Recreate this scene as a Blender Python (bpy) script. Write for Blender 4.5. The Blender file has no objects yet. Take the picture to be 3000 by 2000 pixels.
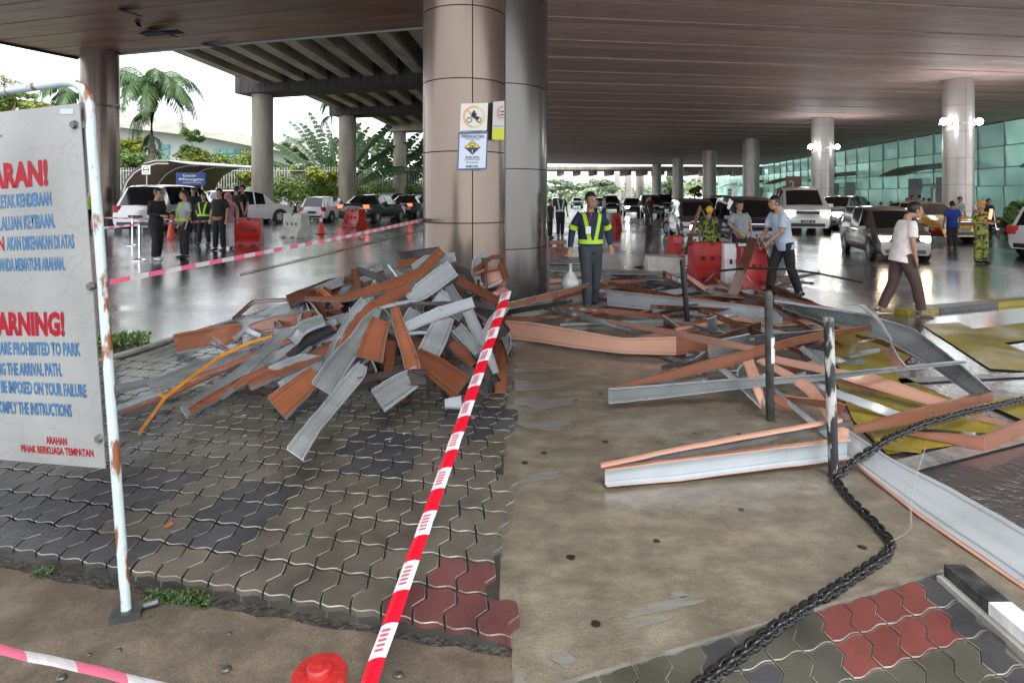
import bpy, bmesh, math, random
import numpy as np
from mathutils import Vector, Matrix, noise as mnoise
R=math.radians
random.seed(7)
S=bpy.context.scene
# ---------------------------------------------------------------- camera, world, sun, exposure
F=1700.0; HZ=576.0; H=1.6; U0=1500.0
cam=bpy.data.cameras.new('camera'); camo=bpy.data.objects.new('camera',cam)
S.collection.objects.link(camo); S.camera=camo
camo.location=(0,0,H); camo.rotation_euler=(R(90),0,0)
cam.sensor_fit='HORIZONTAL'; cam.sensor_width=36; cam.lens=36*F/3000
cam.shift_y=(HZ-1000)/3000; cam.clip_start=0.05; cam.clip_end=2000
S.render.resolution_x=1024; S.render.resolution_y=682
W=bpy.data.worlds.new('World'); S.world=W; W.use_nodes=True
wn=W.node_tree.nodes; wl=W.node_tree.links
bg=wn['Background']; sky=wn.new('ShaderNodeTexSky'); sky.sky_type='NISHITA'; sky.sun_disc=False
SUN_EL,SUN_AZ=R(58),R(160)
sky.sun_elevation=SUN_EL; sky.sun_rotation=SUN_AZ; sky.air_density=1.0; sky.dust_density=4.0; sky.ozone_density=1.0
hs=wn.new('ShaderNodeHueSaturation'); hs.inputs['Saturation'].default_value=0.22; hs.inputs['Value'].default_value=1.0
cm=wn.new('ShaderNodeMixRGB'); cm.inputs[0].default_value=0.60; cm.inputs[2].default_value=(9.4,9.9,10.4,1)   # cloud cover
wl.new(sky.outputs[0],hs.inputs['Color']); wl.new(hs.outputs[0],cm.inputs[1]); wl.new(cm.outputs[0],bg.inputs[0])
bg.inputs[1].default_value=0.15
sun=bpy.data.lights.new('sun','SUN'); sun.energy=1.1; sun.angle=R(25); sun.color=(1,0.97,0.92)
so=bpy.data.objects.new('sun',sun); S.collection.objects.link(so)
so.rotation_euler=(R(90)-SUN_EL,0,R(180)-SUN_AZ)   # light from behind and above the camera
S.view_settings.view_transform='Standard'; S.view_settings.look='None'; S.view_settings.gamma=1
S.view_settings.use_curve_mapping=False; S.view_settings.exposure=1.28
# ---------------------------------------------------------------- helpers
def P(u,v,Y): return Vector(((u-U0)/F*Y,Y,H-(v-HZ)/F*Y))
def G(u,v,z=0.0): return P(u,v,F*(H-z)/(v-HZ))
def X(u,Y): return (u-U0)/F*Y
def ZV(v,Y): return H-(v-HZ)/F*Y
def lin(c): return tuple(c)+(1,) if len(c)==3 else tuple(c)
MATS={}
def mat(name,col,rough=0.5,metal=0.0,col2=None,nscale=6.0,bump=0.0,bscale=40.0,stretch=(1,1,1),space='Object',
        rough2=None,rscale=2.0,emit=None,estr=0,spec=None,coat=0,random_v=0.0,contrast=(0.35,0.65),alpha=None,detail=5):
    if name in MATS: return MATS[name]
    m=bpy.data.materials.new(name); m.use_nodes=True; n=m.node_tree.nodes; l=m.node_tree.links
    b=n['Principled BSDF']; b.inputs['Base Color'].default_value=lin(col); b.inputs['Roughness'].default_value=rough
    b.inputs['Metallic'].default_value=metal
    if spec is not None: b.inputs['Specular IOR Level'].default_value=spec
    if coat: b.inputs['Coat Weight'].default_value=coat; b.inputs['Coat Roughness'].default_value=0.08
    vec=None
    if col2 or bump or rough2 is not None:
        if space=='World':
            g=n.new('ShaderNodeNewGeometry'); src=g.outputs['Position']
        else:
            g=n.new('ShaderNodeTexCoord'); src=g.outputs['Object']
        mp=n.new('ShaderNodeMapping'); mp.inputs['Scale'].default_value=stretch; l.new(src,mp.inputs[0]); vec=mp.outputs[0]
    last=None
    if col2:
        t=n.new('ShaderNodeTexNoise'); t.inputs['Scale'].default_value=nscale; t.inputs['Detail'].default_value=detail; l.new(vec,t.inputs['Vector'])
        r=n.new('ShaderNodeValToRGB'); r.color_ramp.elements[0].position=contrast[0]; r.color_ramp.elements[1].position=contrast[1]
        r.color_ramp.elements[0].color=lin(col); r.color_ramp.elements[1].color=lin(col2)
        l.new(t.outputs['Fac'],r.inputs[0]); last=r.outputs[0]
    if random_v:
        oi=n.new('ShaderNodeObjectInfo'); mr=n.new('ShaderNodeMapRange'); mr.inputs[3].default_value=1-random_v; mr.inputs[4].default_value=1+random_v
        l.new(oi.outputs['Random'],mr.inputs[0]); h=n.new('ShaderNodeHueSaturation'); l.new(mr.outputs[0],h.inputs['Value'])
        if last: l.new(last,h.inputs['Color'])
        else: h.inputs['Color'].default_value=lin(col)
        last=h.outputs[0]
    if last: l.new(last,b.inputs['Base Color'])
    if rough2 is not None:
        t=n.new('ShaderNodeTexNoise'); t.inputs['Scale'].default_value=rscale; t.inputs['Detail'].default_value=4; l.new(vec,t.inputs['Vector'])
        mr=n.new('ShaderNodeMapRange'); mr.inputs[1].default_value=0.35; mr.inputs[2].default_value=0.65
        mr.inputs[3].default_value=rough; mr.inputs[4].default_value=rough2; l.new(t.outputs['Fac'],mr.inputs[0]); l.new(mr.outputs[0],b.inputs['Roughness'])
    if bump:
        t=n.new('ShaderNodeTexNoise'); t.inputs['Scale'].default_value=bscale; t.inputs['Detail'].default_value=6; l.new(vec,t.inputs['Vector'])
        bp=n.new('ShaderNodeBump'); bp.inputs['Strength'].default_value=bump; bp.inputs['Distance'].default_value=0.02
        l.new(t.outputs['Fac'],bp.inputs['Height']); l.new(bp.outputs[0],b.inputs['Normal'])
    if emit: b.inputs['Emission Color'].default_value=lin(emit); b.inputs['Emission Strength'].default_value=estr
    MATS[name]=m; return m
def link(o,parent=None):
    S.collection.objects.link(o)
    if parent: o.parent=parent
    return o
def tag(o,label=None,cat=None,group=None,kind=None):
    if label: o['label']=label
    if cat: o['category']=cat
    if group: o['group']=group
    if kind: o['kind']=kind
    return o
def empty(name,loc=(0,0,0),rz=0,label=None,cat=None,group=None,kind=None,scale=1):
    o=bpy.data.objects.new(name,None); link(o); o.location=loc; o.rotation_euler=(0,0,rz); o.empty_display_size=0.2
    o.scale=(scale,)*3 if not isinstance(scale,tuple) else scale
    return tag(o,label,cat,group,kind)
def frame(d,ref=Vector((0,0,1))):
    d=d.normalized(); x=ref.cross(d)
    if x.length<1e-3: x=Vector((1,0,0)).cross(d)
    if x.length<1e-3: x=Vector((0,1,0))
    x.normalize(); return x,d.cross(x).normalized()
class MB:
    def __init__(s): s.v=[]; s.f=[]; s.m=[]
    def add(s,vs,fs,mi=0):
        o=len(s.v); s.v+= [tuple(v) for v in vs]; s.f+=[tuple(i+o for i in f) for f in fs]; s.m+=[mi]*len(fs); return s
    def box(s,c,d,rz=0,mi=0,M=None):
        x,y,z=d[0]/2,d[1]/2,d[2]/2; vs=[Vector(p) for p in ((-x,-y,-z),(x,-y,-z),(x,y,-z),(-x,y,-z),(-x,-y,z),(x,-y,z),(x,y,z),(-x,y,z))]
        T=Matrix.Translation(c)@(M if M is not None else Matrix.Rotation(rz,4,'Z'))
        return s.add([T@v for v in vs],[(0,3,2,1),(4,5,6,7),(0,1,5,4),(1,2,6,5),(2,3,7,6),(3,0,4,7)],mi)
    def prism(s,poly,z0,z1,mi=0):
        n=len(poly); vs=[(p[0],p[1],z0) for p in poly]+[(p[0],p[1],z1) for p in poly]
        fs=[tuple(range(n))[::-1],tuple(range(n,2*n))]+[(i,(i+1)%n,n+(i+1)%n,n+i) for i in range(n)]
        return s.add(vs,fs,mi)
    def tube(s,pts,rad,seg=8,mi=0,cap=True,ref=Vector((0,0,1))):
        pts=[Vector(p) for p in pts]; n=len(pts)
        if not isinstance(rad,(list,tuple)): rad=[rad]*n
        vs=[]; 
        for i,p in enumerate(pts):
            d=(pts[min(i+1,n-1)]-pts[max(i-1,0)]); x,y=frame(d,ref); r=rad[i]
            rx,ry=(r if isinstance(r,(tuple,list)) else (r,r))
            for k in range(seg):
                a=2*math.pi*k/seg; vs.append(p+x*rx*math.cos(a)+y*ry*math.sin(a))
        fs=[(i*seg+k,i*seg+(k+1)%seg,(i+1)*seg+(k+1)%seg,(i+1)*seg+k) for i in range(n-1) for k in range(seg)]
        if cap: fs+=[tuple(range(seg))[::-1],tuple(range((n-1)*seg,n*seg))]
        return s.add(vs,fs,mi)
    def cyl(s,c,r,z0,z1,seg=32,r2=None,mi=0):
        r2=r if r2 is None else r2
        vs=[(c[0]+r*math.cos(2*math.pi*k/seg),c[1]+r*math.sin(2*math.pi*k/seg),z0) for k in range(seg)]+[(c[0]+r2*math.cos(2*math.pi*k/seg),c[1]+r2*math.sin(2*math.pi*k/seg),z1) for k in range(seg)]
        fs=[(k,(k+1)%seg,seg+(k+1)%seg,seg+k) for k in range(seg)]+[tuple(range(seg))[::-1],tuple(range(seg,2*seg))]
        return s.add(vs,fs,mi)
    def lathe(s,c,prof,seg=20,mi=0):
        vs=[(c[0]+r*math.cos(2*math.pi*k/seg),c[1]+r*math.sin(2*math.pi*k/seg),c[2]+z) for r,z in prof for k in range(seg)]
        fs=[(i*seg+k,i*seg+(k+1)%seg,(i+1)*seg+(k+1)%seg,(i+1)*seg+k) for i in range(len(prof)-1) for k in range(seg)]
        fs+=[tuple(range(seg))[::-1],tuple(range((len(prof)-1)*seg,len(prof)*seg))]
        return s.add(vs,fs,mi)
    def ball(s,c,r,seg=10,rings=7,mi=0,rot=None):
        rr=r if isinstance(r,(tuple,list)) else (r,r,r); vs=[];c=Vector(c)
        for i in range(rings+1):
            t=math.pi*i/rings
            for k in range(seg):
                a=2*math.pi*k/seg; p=Vector((rr[0]*math.sin(t)*math.cos(a),rr[1]*math.sin(t)*math.sin(a),-rr[2]*math.cos(t)))
                if rot: p=rot@p
                vs.append(c+p)
        fs=[(i*seg+k,i*seg+(k+1)%seg,(i+1)*seg+(k+1)%seg,(i+1)*seg+k) for i in range(rings) for k in range(seg)]
        return s.add(vs,fs,mi)
    def mesh(s,name,mats,smooth=False,org=None):
        me=bpy.data.meshes.new(name)
        vs=s.v if org is None else [(v[0]-org[0],v[1]-org[1],v[2]-org[2]) for v in s.v]
        me.from_pydata(vs,[],s.f)
        for m in (mats if isinstance(mats,(list,tuple)) else [mats]): me.materials.append(m)
        if any(s.m): me.polygons.foreach_set('material_index',s.m)
        if smooth:
            me.polygons.foreach_set('use_smooth',[True]*len(s.f))
            if smooth!='all': me.set_sharp_from_angle(angle=R(40))
        me.update(); return me
    def build(s,name,mats,parent=None,smooth=False,org=None,loc=None):
        o=bpy.data.objects.new(name,s.mesh(name,mats,smooth,org)); link(o,parent)
        if org is not None and parent is None: o.location=org
        if loc is not None: o.location=loc
        return o
def copy_tree(o,parent=None):
    c=o.copy(); S.collection.objects.link(c); c.parent=parent
    for ch in list(o.children): copy_tree(ch,c)
    return c
# ---------------------------------------------------------------- materials
def ground_mat(name,c1,c2,c3,nsc,r0,r1,rsc,bump,bsc,stretch=(1,1,1),wet=(0.4,0.6),spots=0.0,coat=0.0):
    m=bpy.data.materials.new(name); m.use_nodes=True; n=m.node_tree.nodes; l=m.node_tree.links; b=n['Principled BSDF']
    g=n.new('ShaderNodeNewGeometry'); mp=n.new('ShaderNodeMapping'); mp.inputs['Scale'].default_value=stretch; l.new(g.outputs['Position'],mp.inputs[0])
    def nz(sc,det=6,dist=0.0):
        t=n.new('ShaderNodeTexNoise'); t.inputs['Scale'].default_value=sc; t.inputs['Detail'].default_value=det; t.inputs['Distortion'].default_value=dist
        l.new(mp.outputs[0],t.inputs['Vector']); return t.outputs['Fac']
    r=n.new('ShaderNodeValToRGB'); e=r.color_ramp.elements; e[0].position=0.32; e[0].color=lin(c1); e[1].position=0.68; e[1].color=lin(c3)
    k=r.color_ramp.elements.new(0.5); k.color=lin(c2); 
    tA=n.new('ShaderNodeTexNoise'); tA.inputs['Scale'].default_value=nsc; tA.inputs['Detail'].default_value=12; tA.inputs['Roughness'].default_value=0.68; l.new(mp.outputs[0],tA.inputs['Vector']); l.new(tA.outputs['Fac'],r.inputs[0])
    fine=n.new('ShaderNodeMapRange'); fine.inputs[1].default_value=0.3; fine.inputs[2].default_value=0.7; fine.inputs[3].default_value=0.68; fine.inputs[4].default_value=1.3
    l.new(nz(140,4),fine.inputs[0]); mul=n.new('ShaderNodeMixRGB'); mul.blend_type='MULTIPLY'; mul.inputs[0].default_value=1; l.new(r.outputs[0],mul.inputs[1]); l.new(fine.outputs[0],mul.inputs[2])
    out=mul.outputs[0]
    if spots:
        v=n.new('ShaderNodeTexVoronoi'); v.inputs['Scale'].default_value=4.3; l.new(g.outputs['Position'],v.inputs['Vector'])
        s2=n.new('ShaderNodeMath'); s2.operation='ADD'; l.new(v.outputs['Distance'],s2.inputs[0])
        sn=n.new('ShaderNodeTexNoise'); sn.inputs['Scale'].default_value=14; l.new(g.outputs['Position'],sn.inputs['Vector'])
        sm=n.new('ShaderNodeMath'); sm.operation='MULTIPLY'; sm.inputs[1].default_value=0.1; l.new(sn.outputs['Fac'],sm.inputs[0]); l.new(sm.outputs[0],s2.inputs[1])
        rr=n.new('ShaderNodeValToRGB'); rr.color_ramp.elements[0].position=0.135; rr.color_ramp.elements[0].color=(0.12,0.11,0.1,1); rr.color_ramp.elements[1].position=0.155; rr.color_ramp.elements[1].color=(1,1,1,1)
        l.new(s2.outputs[0],rr.inputs[0]); m2=n.new('ShaderNodeMixRGB'); m2.blend_type='MULTIPLY'; m2.inputs[0].default_value=1; l.new(out,m2.inputs[1]); l.new(rr.outputs[0],m2.inputs[2]); out=m2.outputs[0]
    l.new(out,b.inputs['Base Color'])
    mr=n.new('ShaderNodeMapRange'); mr.inputs[1].default_value=wet[0]; mr.inputs[2].default_value=wet[1]; mr.inputs[3].default_value=r0; mr.inputs[4].default_value=r1
    wn_=nz(rsc,4,0.3); l.new(wn_,mr.inputs[0]); l.new(mr.outputs[0],b.inputs['Roughness'])
    # relief fades where water stands
    bs=n.new('ShaderNodeMapRange'); bs.inputs[1].default_value=wet[0]; bs.inputs[2].default_value=wet[1]; bs.inputs[3].default_value=bump*0.12; bs.inputs[4].default_value=bump; l.new(wn_,bs.inputs[0])
    bp=n.new('ShaderNodeBump'); bp.inputs['Distance'].default_value=0.006; l.new(bs.outputs[0],bp.inputs['Strength']); l.new(nz(bsc,6),bp.inputs['Height']); l.new(bp.outputs[0],b.inputs['Normal'])
    b.inputs['Specular IOR Level'].default_value=0.6
    if coat:
        b.inputs['Coat Weight'].default_value=coat; b.inputs['Coat IOR'].default_value=2.2; b.inputs['Coat Roughness'].default_value=0.14
        cb_=n.new('ShaderNodeBump'); cb_.inputs['Distance'].default_value=0.01; cb_.inputs['Strength'].default_value=0.5; l.new(nz(22,5,0.4),cb_.inputs['Height']); l.new(cb_.outputs[0],b.inputs['Coat Normal'])
    MATS[name]=m; return m
M_road=ground_mat('wet_asphalt',(0.028,0.028,0.029),(0.045,0.045,0.046),(0.07,0.07,0.07),0.35,0.06,0.34,0.33,0.5,45,wet=(0.42,0.62),coat=0.9)
M_slab=ground_mat('wet_brown_concrete',(0.098,0.086,0.066),(0.15,0.132,0.10),(0.225,0.198,0.148),4.5,0.05,0.42,0.9,0.5,60,stretch=(1,1.5,1),wet=(0.36,0.52),spots=1,coat=0.3)
M_slabL=ground_mat('brown_concrete',(0.045,0.036,0.026),(0.085,0.068,0.05),(0.14,0.115,0.085),3.2,0.14,0.6,1.1,0.6,38,wet=(0.34,0.5),spots=1)
M_bed=mat('paver_joint_sand',(0.014,0.013,0.012),0.5,col2=(0.05,0.047,0.04),nscale=3,space='World')
M_bed2=mat('pale_joint_sand',(0.10,0.096,0.085),0.6,col2=(0.20,0.19,0.165),nscale=8,space='World')
def paver_mat(name,a,b,rv=0.11,r0=0.16,r1=0.5): return mat(name,a,r0,col2=b,nscale=4,bump=0.18,bscale=70,space='World',rough2=r1,rscale=1.6,random_v=rv,contrast=(0.28,0.72),detail=8,coat=0.25)
PV={'grey':paver_mat('brown_grey_paver',(0.052,0.046,0.037),(0.115,0.103,0.083)),'dark':paver_mat('charcoal_paver',(0.028,0.029,0.032),(0.055,0.056,0.062)),
    'red':paver_mat('red_paver',(0.072,0.027,0.028),(0.13,0.048,0.047)),'slate':paver_mat('grey_paver',(0.045,0.045,0.046),(0.10,0.10,0.10))}
def strip_mat(name,a,b,rough,metal=0.0,grain=15.0,rv=0.15,edge=0.0,bump=0.1,blot=0.35):
    """sheet metal strip: print grain and scratches run along its length (UV x = metres, y = 0..1 across)"""
    m=bpy.data.materials.new(name); m.use_nodes=True; n=m.node_tree.nodes; l=m.node_tree.links; bs=n['Principled BSDF']; bs.inputs['Metallic'].default_value=metal
    tc=n.new('ShaderNodeUVMap'); oi=n.new('ShaderNodeObjectInfo'); mp=n.new('ShaderNodeMapping'); mp.inputs['Scale'].default_value=(0.5,grain,1)
    l.new(tc.outputs[0],mp.inputs[0]); cx=n.new('ShaderNodeCombineXYZ'); ml=n.new('ShaderNodeMath'); ml.operation='MULTIPLY'; ml.inputs[1].default_value=37; l.new(oi.outputs['Random'],ml.inputs[0]); l.new(ml.outputs[0],cx.inputs[0]); l.new(ml.outputs[0],cx.inputs[1]); l.new(cx.outputs[0],mp.inputs['Location'])
    t=n.new('ShaderNodeTexNoise'); t.inputs['Scale'].default_value=1.6; t.inputs['Detail'].default_value=9; t.inputs['Roughness'].default_value=.62; l.new(mp.outputs[0],t.inputs['Vector'])
    r=n.new('ShaderNodeValToRGB'); r.color_ramp.elements[0].position=.33; r.color_ramp.elements[1].position=.67; r.color_ramp.elements[0].color=lin(a); r.color_ramp.elements[1].color=lin(b); l.new(t.outputs['Fac'],r.inputs[0])
    g=n.new('ShaderNodeNewGeometry'); t2=n.new('ShaderNodeTexNoise'); t2.inputs['Scale'].default_value=3.1; t2.inputs['Detail'].default_value=5; l.new(g.outputs['Position'],t2.inputs['Vector'])
    mr=n.new('ShaderNodeMapRange'); mr.inputs[1].default_value=.25; mr.inputs[2].default_value=.75; mr.inputs[3].default_value=1-blot*.6; mr.inputs[4].default_value=1+blot*.4; l.new(t2.outputs['Fac'],mr.inputs[0])
    mr2=n.new('ShaderNodeMapRange'); mr2.inputs[3].default_value=1-rv; mr2.inputs[4].default_value=1+rv; l.new(oi.outputs['Random'],mr2.inputs[0])
    v=n.new('ShaderNodeMath'); v.operation='MULTIPLY'; l.new(mr.outputs[0],v.inputs[0]); l.new(mr2.outputs[0],v.inputs[1])
    # pressed groove near both long edges
    sp=n.new('ShaderNodeSeparateXYZ'); l.new(tc.outputs[0],sp.inputs[0]); pp=n.new('ShaderNodeMath'); pp.operation='PINGPONG'; pp.inputs[1].default_value=.5; l.new(sp.outputs[1],pp.inputs[0])
    er=n.new('ShaderNodeValToRGB'); e=er.color_ramp.elements; e[0].position=.10; e[0].color=(1,1,1,1); e[1].position=.18; e[1].color=(1,1,1,1); k=e.new(.14); k.color=(.55,.55,.55,1); l.new(pp.outputs[0],er.inputs[0])
    h=n.new('ShaderNodeHueSaturation'); l.new(r.outputs[0],h.inputs['Color']); l.new(v.outputs[0],h.inputs['Value']); mu=n.new('ShaderNodeMixRGB'); mu.blend_type='MULTIPLY'; mu.inputs[0].default_value=1; l.new(h.outputs[0],mu.inputs[1]); l.new(er.outputs[0],mu.inputs[2]); l.new(mu.outputs[0],bs.inputs['Base Color'])
    rr=n.new('ShaderNodeMapRange'); rr.inputs[1].default_value=.2; rr.inputs[2].default_value=.8; rr.inputs[3].default_value=rough*.6; rr.inputs[4].default_value=rough*1.5; l.new(t2.outputs['Fac'],rr.inputs[0]); l.new(rr.outputs[0],bs.inputs['Roughness'])
    b1=n.new('ShaderNodeBump'); b1.inputs['Strength'].default_value=.5; b1.inputs['Distance'].default_value=.004; l.new(er.outputs[0],b1.inputs['Height'])
    t3=n.new('ShaderNodeTexNoise'); t3.inputs['Scale'].default_value=7; t3.inputs['Detail'].default_value=2; l.new(g.outputs['Position'],t3.inputs['Vector'])
    b2=n.new('ShaderNodeBump'); b2.inputs['Strength'].default_value=bump; b2.inputs['Distance'].default_value=.02; l.new(t3.outputs['Fac'],b2.inputs['Height']); l.new(b1.outputs[0],b2.inputs['Normal']); l.new(b2.outputs[0],bs.inputs['Normal'])
    MATS[name]=m; return m
M_orange=strip_mat('orange_wood_print_metal',(0.245,0.085,0.042),(0.33,0.122,0.065),.24,rv=.28,bump=.22)
M_peach=strip_mat('pale_orange_wood_print_metal',(0.46,0.245,0.17),(0.54,0.305,0.225),.3,rv=.08,blot=.15,bump=.1)
M_brown=strip_mat('brown_wood_print_metal',(0.085,0.03,0.015),(0.16,0.06,0.032),.2,rv=.25,bump=.2)
M_rust=strip_mat('terracotta_wood_print_metal',(0.215,0.085,0.05),(0.28,0.112,0.066),.3,rv=.12,blot=.2,bump=.12)
M_grey=strip_mat('wet_galvanised_metal',(0.25,0.272,0.28),(0.30,0.325,0.335),.26,.35,grain=3,rv=.35,blot=.55,bump=.3)
M_lgrey=strip_mat('pale_galvanised_metal',(0.38,0.415,0.44),(0.43,0.465,0.495),.28,.3,grain=3,rv=.1,blot=.25,bump=.12)
M_dgrey=mat('dark_steel',(0.05,0.052,0.055),0.3,0.4,col2=(0.12,0.12,0.12),nscale=4,bump=0.2,bscale=6,random_v=0.3)
M_yel=mat('yellow_painted_rod',(0.62,0.26,0.02),0.45,col2=(0.45,0.17,0.02),nscale=20)
M_soffit=mat('bronze_soffit_plank',(0.19,0.093,0.068),0.42,0.0,col2=(0.29,0.15,0.115),nscale=0.6,stretch=(0.4,2,1),bump=0.08,bscale=0.8,space='World',random_v=0.12)
M_soffit2=mat('brown_soffit_plank',(0.54,0.36,0.31),0.6,0.0,col2=(0.70,0.51,0.45),nscale=3.6,stretch=(0.35,3.4,1),bump=0.08,bscale=3.0,space='World',random_v=0.16)
M_gap=mat('dark_gap',(0.012,0.01,0.009),0.8)
M_trim=mat('pale_edge_trim',(0.42,0.42,0.42),0.5)
M_bronze=mat('bronze_cladding',(0.175,0.135,0.112),0.25,0.7,col2=(0.22,0.17,0.142),nscale=0.8,stretch=(1,1,0.3),bump=0.03,bscale=2.0,random_v=0.05)
M_bronzeg=mat('grey_cladding',(0.115,0.108,0.10),0.22,0.8,col2=(0.145,0.137,0.128),nscale=0.8,stretch=(1,1,0.3),bump=0.04,bscale=2.0,random_v=0.05)
M_beige=mat('beige_cladding',(0.42,0.375,0.34),0.3,0.35,col2=(0.48,0.43,0.40),nscale=1,random_v=0.05)
M_conc=mat('stained_concrete',(0.15,0.13,0.10),0.8,col2=(0.34,0.31,0.26),nscale=0.9,stretch=(1,1,0.25),bump=0.4,bscale=4,contrast=(0.3,0.6))
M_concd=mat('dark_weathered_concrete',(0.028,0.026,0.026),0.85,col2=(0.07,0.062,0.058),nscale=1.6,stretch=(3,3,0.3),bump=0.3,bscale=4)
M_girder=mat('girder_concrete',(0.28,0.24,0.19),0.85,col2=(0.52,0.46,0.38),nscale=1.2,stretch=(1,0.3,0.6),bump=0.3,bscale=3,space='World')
M_white=mat('white_paint',(0.75,0.76,0.77),0.4); M_black=mat('black_plastic',(0.012,0.012,0.013),0.4)
M_tyre=mat('tyre_rubber',(0.015,0.015,0.016),0.7); M_glassd=mat('dark_car_glass',(0.008,0.009,0.011),0.06,spec=0.6)
M_chrome=mat('chrome',(0.7,0.7,0.72),0.12,1.0); M_rim=mat('alloy_rim',(0.45,0.46,0.48),0.25,0.9)
M_red=mat('red_plastic',(0.46,0.014,0.012),0.38,col2=(0.33,0.012,0.01),nscale=3); M_redl=mat('red_lamp',(0.5,0.01,0.01),0.15)
M_wplas=mat('dirty_white_plastic',(0.50,0.49,0.46),0.5,col2=(0.66,0.65,0.61),nscale=4)
M_head=mat('lit_headlamp',(1,1,1),0.2,emit=(1,0.96,0.85),estr=16); M_headw=mat('lit_warm_headlamp',(1,1,1),0.2,emit=(1,0.8,0.5),estr=16)
M_flood=mat('lit_floodlight',(1,1,1),0.2,emit=(0.93,0.97,1),estr=22)
M_tail=mat('lit_tail_lamp',(0.6,0.02,0.01),0.2,emit=(1,0.08,0.03),estr=2.2)
M_skin=mat('skin',(0.36,0.19,0.12),0.5,col2=(0.42,0.23,0.15),nscale=20); M_hair=mat('black_hair',(0.01,0.009,0.008),0.45)
M_leafA=mat('palm_leaf',(0.03,0.075,0.015),0.45,col2=(0.06,0.13,0.03),nscale=2); M_leafB=mat('tree_leaf',(0.07,0.14,0.03),0.55,col2=(0.17,0.26,0.06),nscale=1.2)
M_leafY=mat('yellow_green_leaf',(0.17,0.22,0.03),0.55,col2=(0.30,0.30,0.04),nscale=1.5); M_leafD=mat('dark_leaf',(0.014,0.045,0.012),0.4,col2=(0.035,0.085,0.02),nscale=1.5)
M_leafH=mat('hedge_leaf',(0.05,0.11,0.02),0.5,col2=(0.18,0.24,0.04),nscale=0.8); M_dead=mat('dead_frond',(0.16,0.09,0.045),0.8,col2=(0.26,0.17,0.09),nscale=3)
M_bark=mat('bark',(0.09,0.075,0.055),0.85,col2=(0.2,0.17,0.13),nscale=3,stretch=(1,1,4),bump=0.5,bscale=8)
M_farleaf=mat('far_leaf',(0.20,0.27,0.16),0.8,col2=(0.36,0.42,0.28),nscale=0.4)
M_kerb=mat('kerb_concrete',(0.22,0.21,0.19),0.6,col2=(0.34,0.33,0.3),nscale=5,space='World',bump=0.3,bscale=30)
M_kblk=mat('black_kerb_paint',(0.015,0.015,0.016),0.35,col2=(0.05,0.05,0.05),nscale=12,space='World',bump=0.3,bscale=30)
M_kwht=mat('white_kerb_paint',(0.55,0.55,0.53),0.5,col2=(0.72,0.72,0.7),nscale=12,space='World',bump=0.3,bscale=30)
M_yroad=ground_mat('worn_yellow_paint',(0.10,0.085,0.025),(0.25,0.195,0.016),(0.34,0.265,0.016),3.0,0.3,0.55,0.9,0.3,45,wet=(0.4,0.6))
M_wroad=ground_mat('worn_white_paint',(0.08,0.08,0.08),(0.2,0.2,0.195),(0.28,0.28,0.27),4.0,0.15,0.4,0.9,0.3,45,wet=(0.4,0.6),coat=0.1)
# ---------------------------------------------------------------- GROUND
def sheet_obj(name,polys,m,z,kind='structure',parent=None):
    b=MB()
    for poly in polys: b.add([(x,y,z) for x,y in poly],[tuple(range(len(poly)))])
    o=b.build(name,m,parent)
    bm=bmesh.new(); bm.from_mesh(o.data); bmesh.ops.recalc_face_normals(bm,faces=bm.faces)
    for f in bm.faces:
        if f.normal.z<0: f.normal_flip()
    bm.to_mesh(o.data); bm.free()
    if kind and parent is None: tag(o,kind=kind)
    return o
sheet_obj('road',[[(-400,-60),(400,-60),(400,900),(-400,900)]],M_road,0)
M_grass=mat('grass_ground',(0.05,0.09,0.02),0.9,col2=(0.12,0.16,0.04),nscale=0.6,space='World')
grass=MB().prism([(-120,44),(-7,44),(-9,140),(-120,160)],0.004,0.16); tag(grass.build('grass_verge',M_grass),kind='structure')
def gp(u,v,z=0): p=G(u,v,z); return (p.x,p.y)
# left concrete slab in front of the raised pavers, right brown slab
sheet_obj('concrete_slab',[[(-3.2,0.4),(0,0.4),(0,2.4),(-3.2,3.2)]],M_slabL,0.006)
sheet_obj('brown_slab',[[(-0.08,2.05),(0.0,2.05),(0.0,0.4),(2.4,0.4),gp(3000,1720),gp(2680,1420),gp(2470,1230),gp(2300,985),gp(2050,930),(0.25,8.3),(-0.08,8.3)]],M_slab,0.008)
# ---- pavers
E1=Vector((-2.22,0.52)).normalized(); E2=Vector((0.13,0.97)).normalized()
def wave_outline(a1,a2,e1,e2,w1,w2,shr=0.95):
    n=6; pts=[]
    f1=lambda t: a1*math.sin(2*math.pi*t)               # gentle wave
    z_=[(0,0),(0.22,0.75),(0.36,1),(0.64,-1),(0.78,-0.75),(1,0)]
    def f2(t):
        for (t0,y0),(t1,y1) in zip(z_,z_[1:]):
            if t<=t1+1e-9: return a2*(y0+(y1-y0)*(t-t0)/(t1-t0))
        return 0
    T=[0,0.22,0.36,0.64,0.78]
    for t in T: pts.append(e1*w1*(t-.5)+e2*(w2*-.5+f1(t)))
    for t in T: pts.append(e1*(w1*.5+f2(t))+e2*w2*(t-.5))
    for t in T: pts.append(e1*w1*(.5-t)+e2*(w2*.5+f1(1-t)))
    for t in T: pts.append(e1*(w1*-.5+f2(1-t))+e2*w2*(.5-t))
    return [p*shr for p in pts]
M_arris=mat('paver_edge_highlight',(0.10,0.092,0.078),0.35,col2=(0.26,0.245,0.21),nscale=7,space='World',contrast=(.4,.6))  # light caught along the arris, painted as a paler chamfer colour
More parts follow.
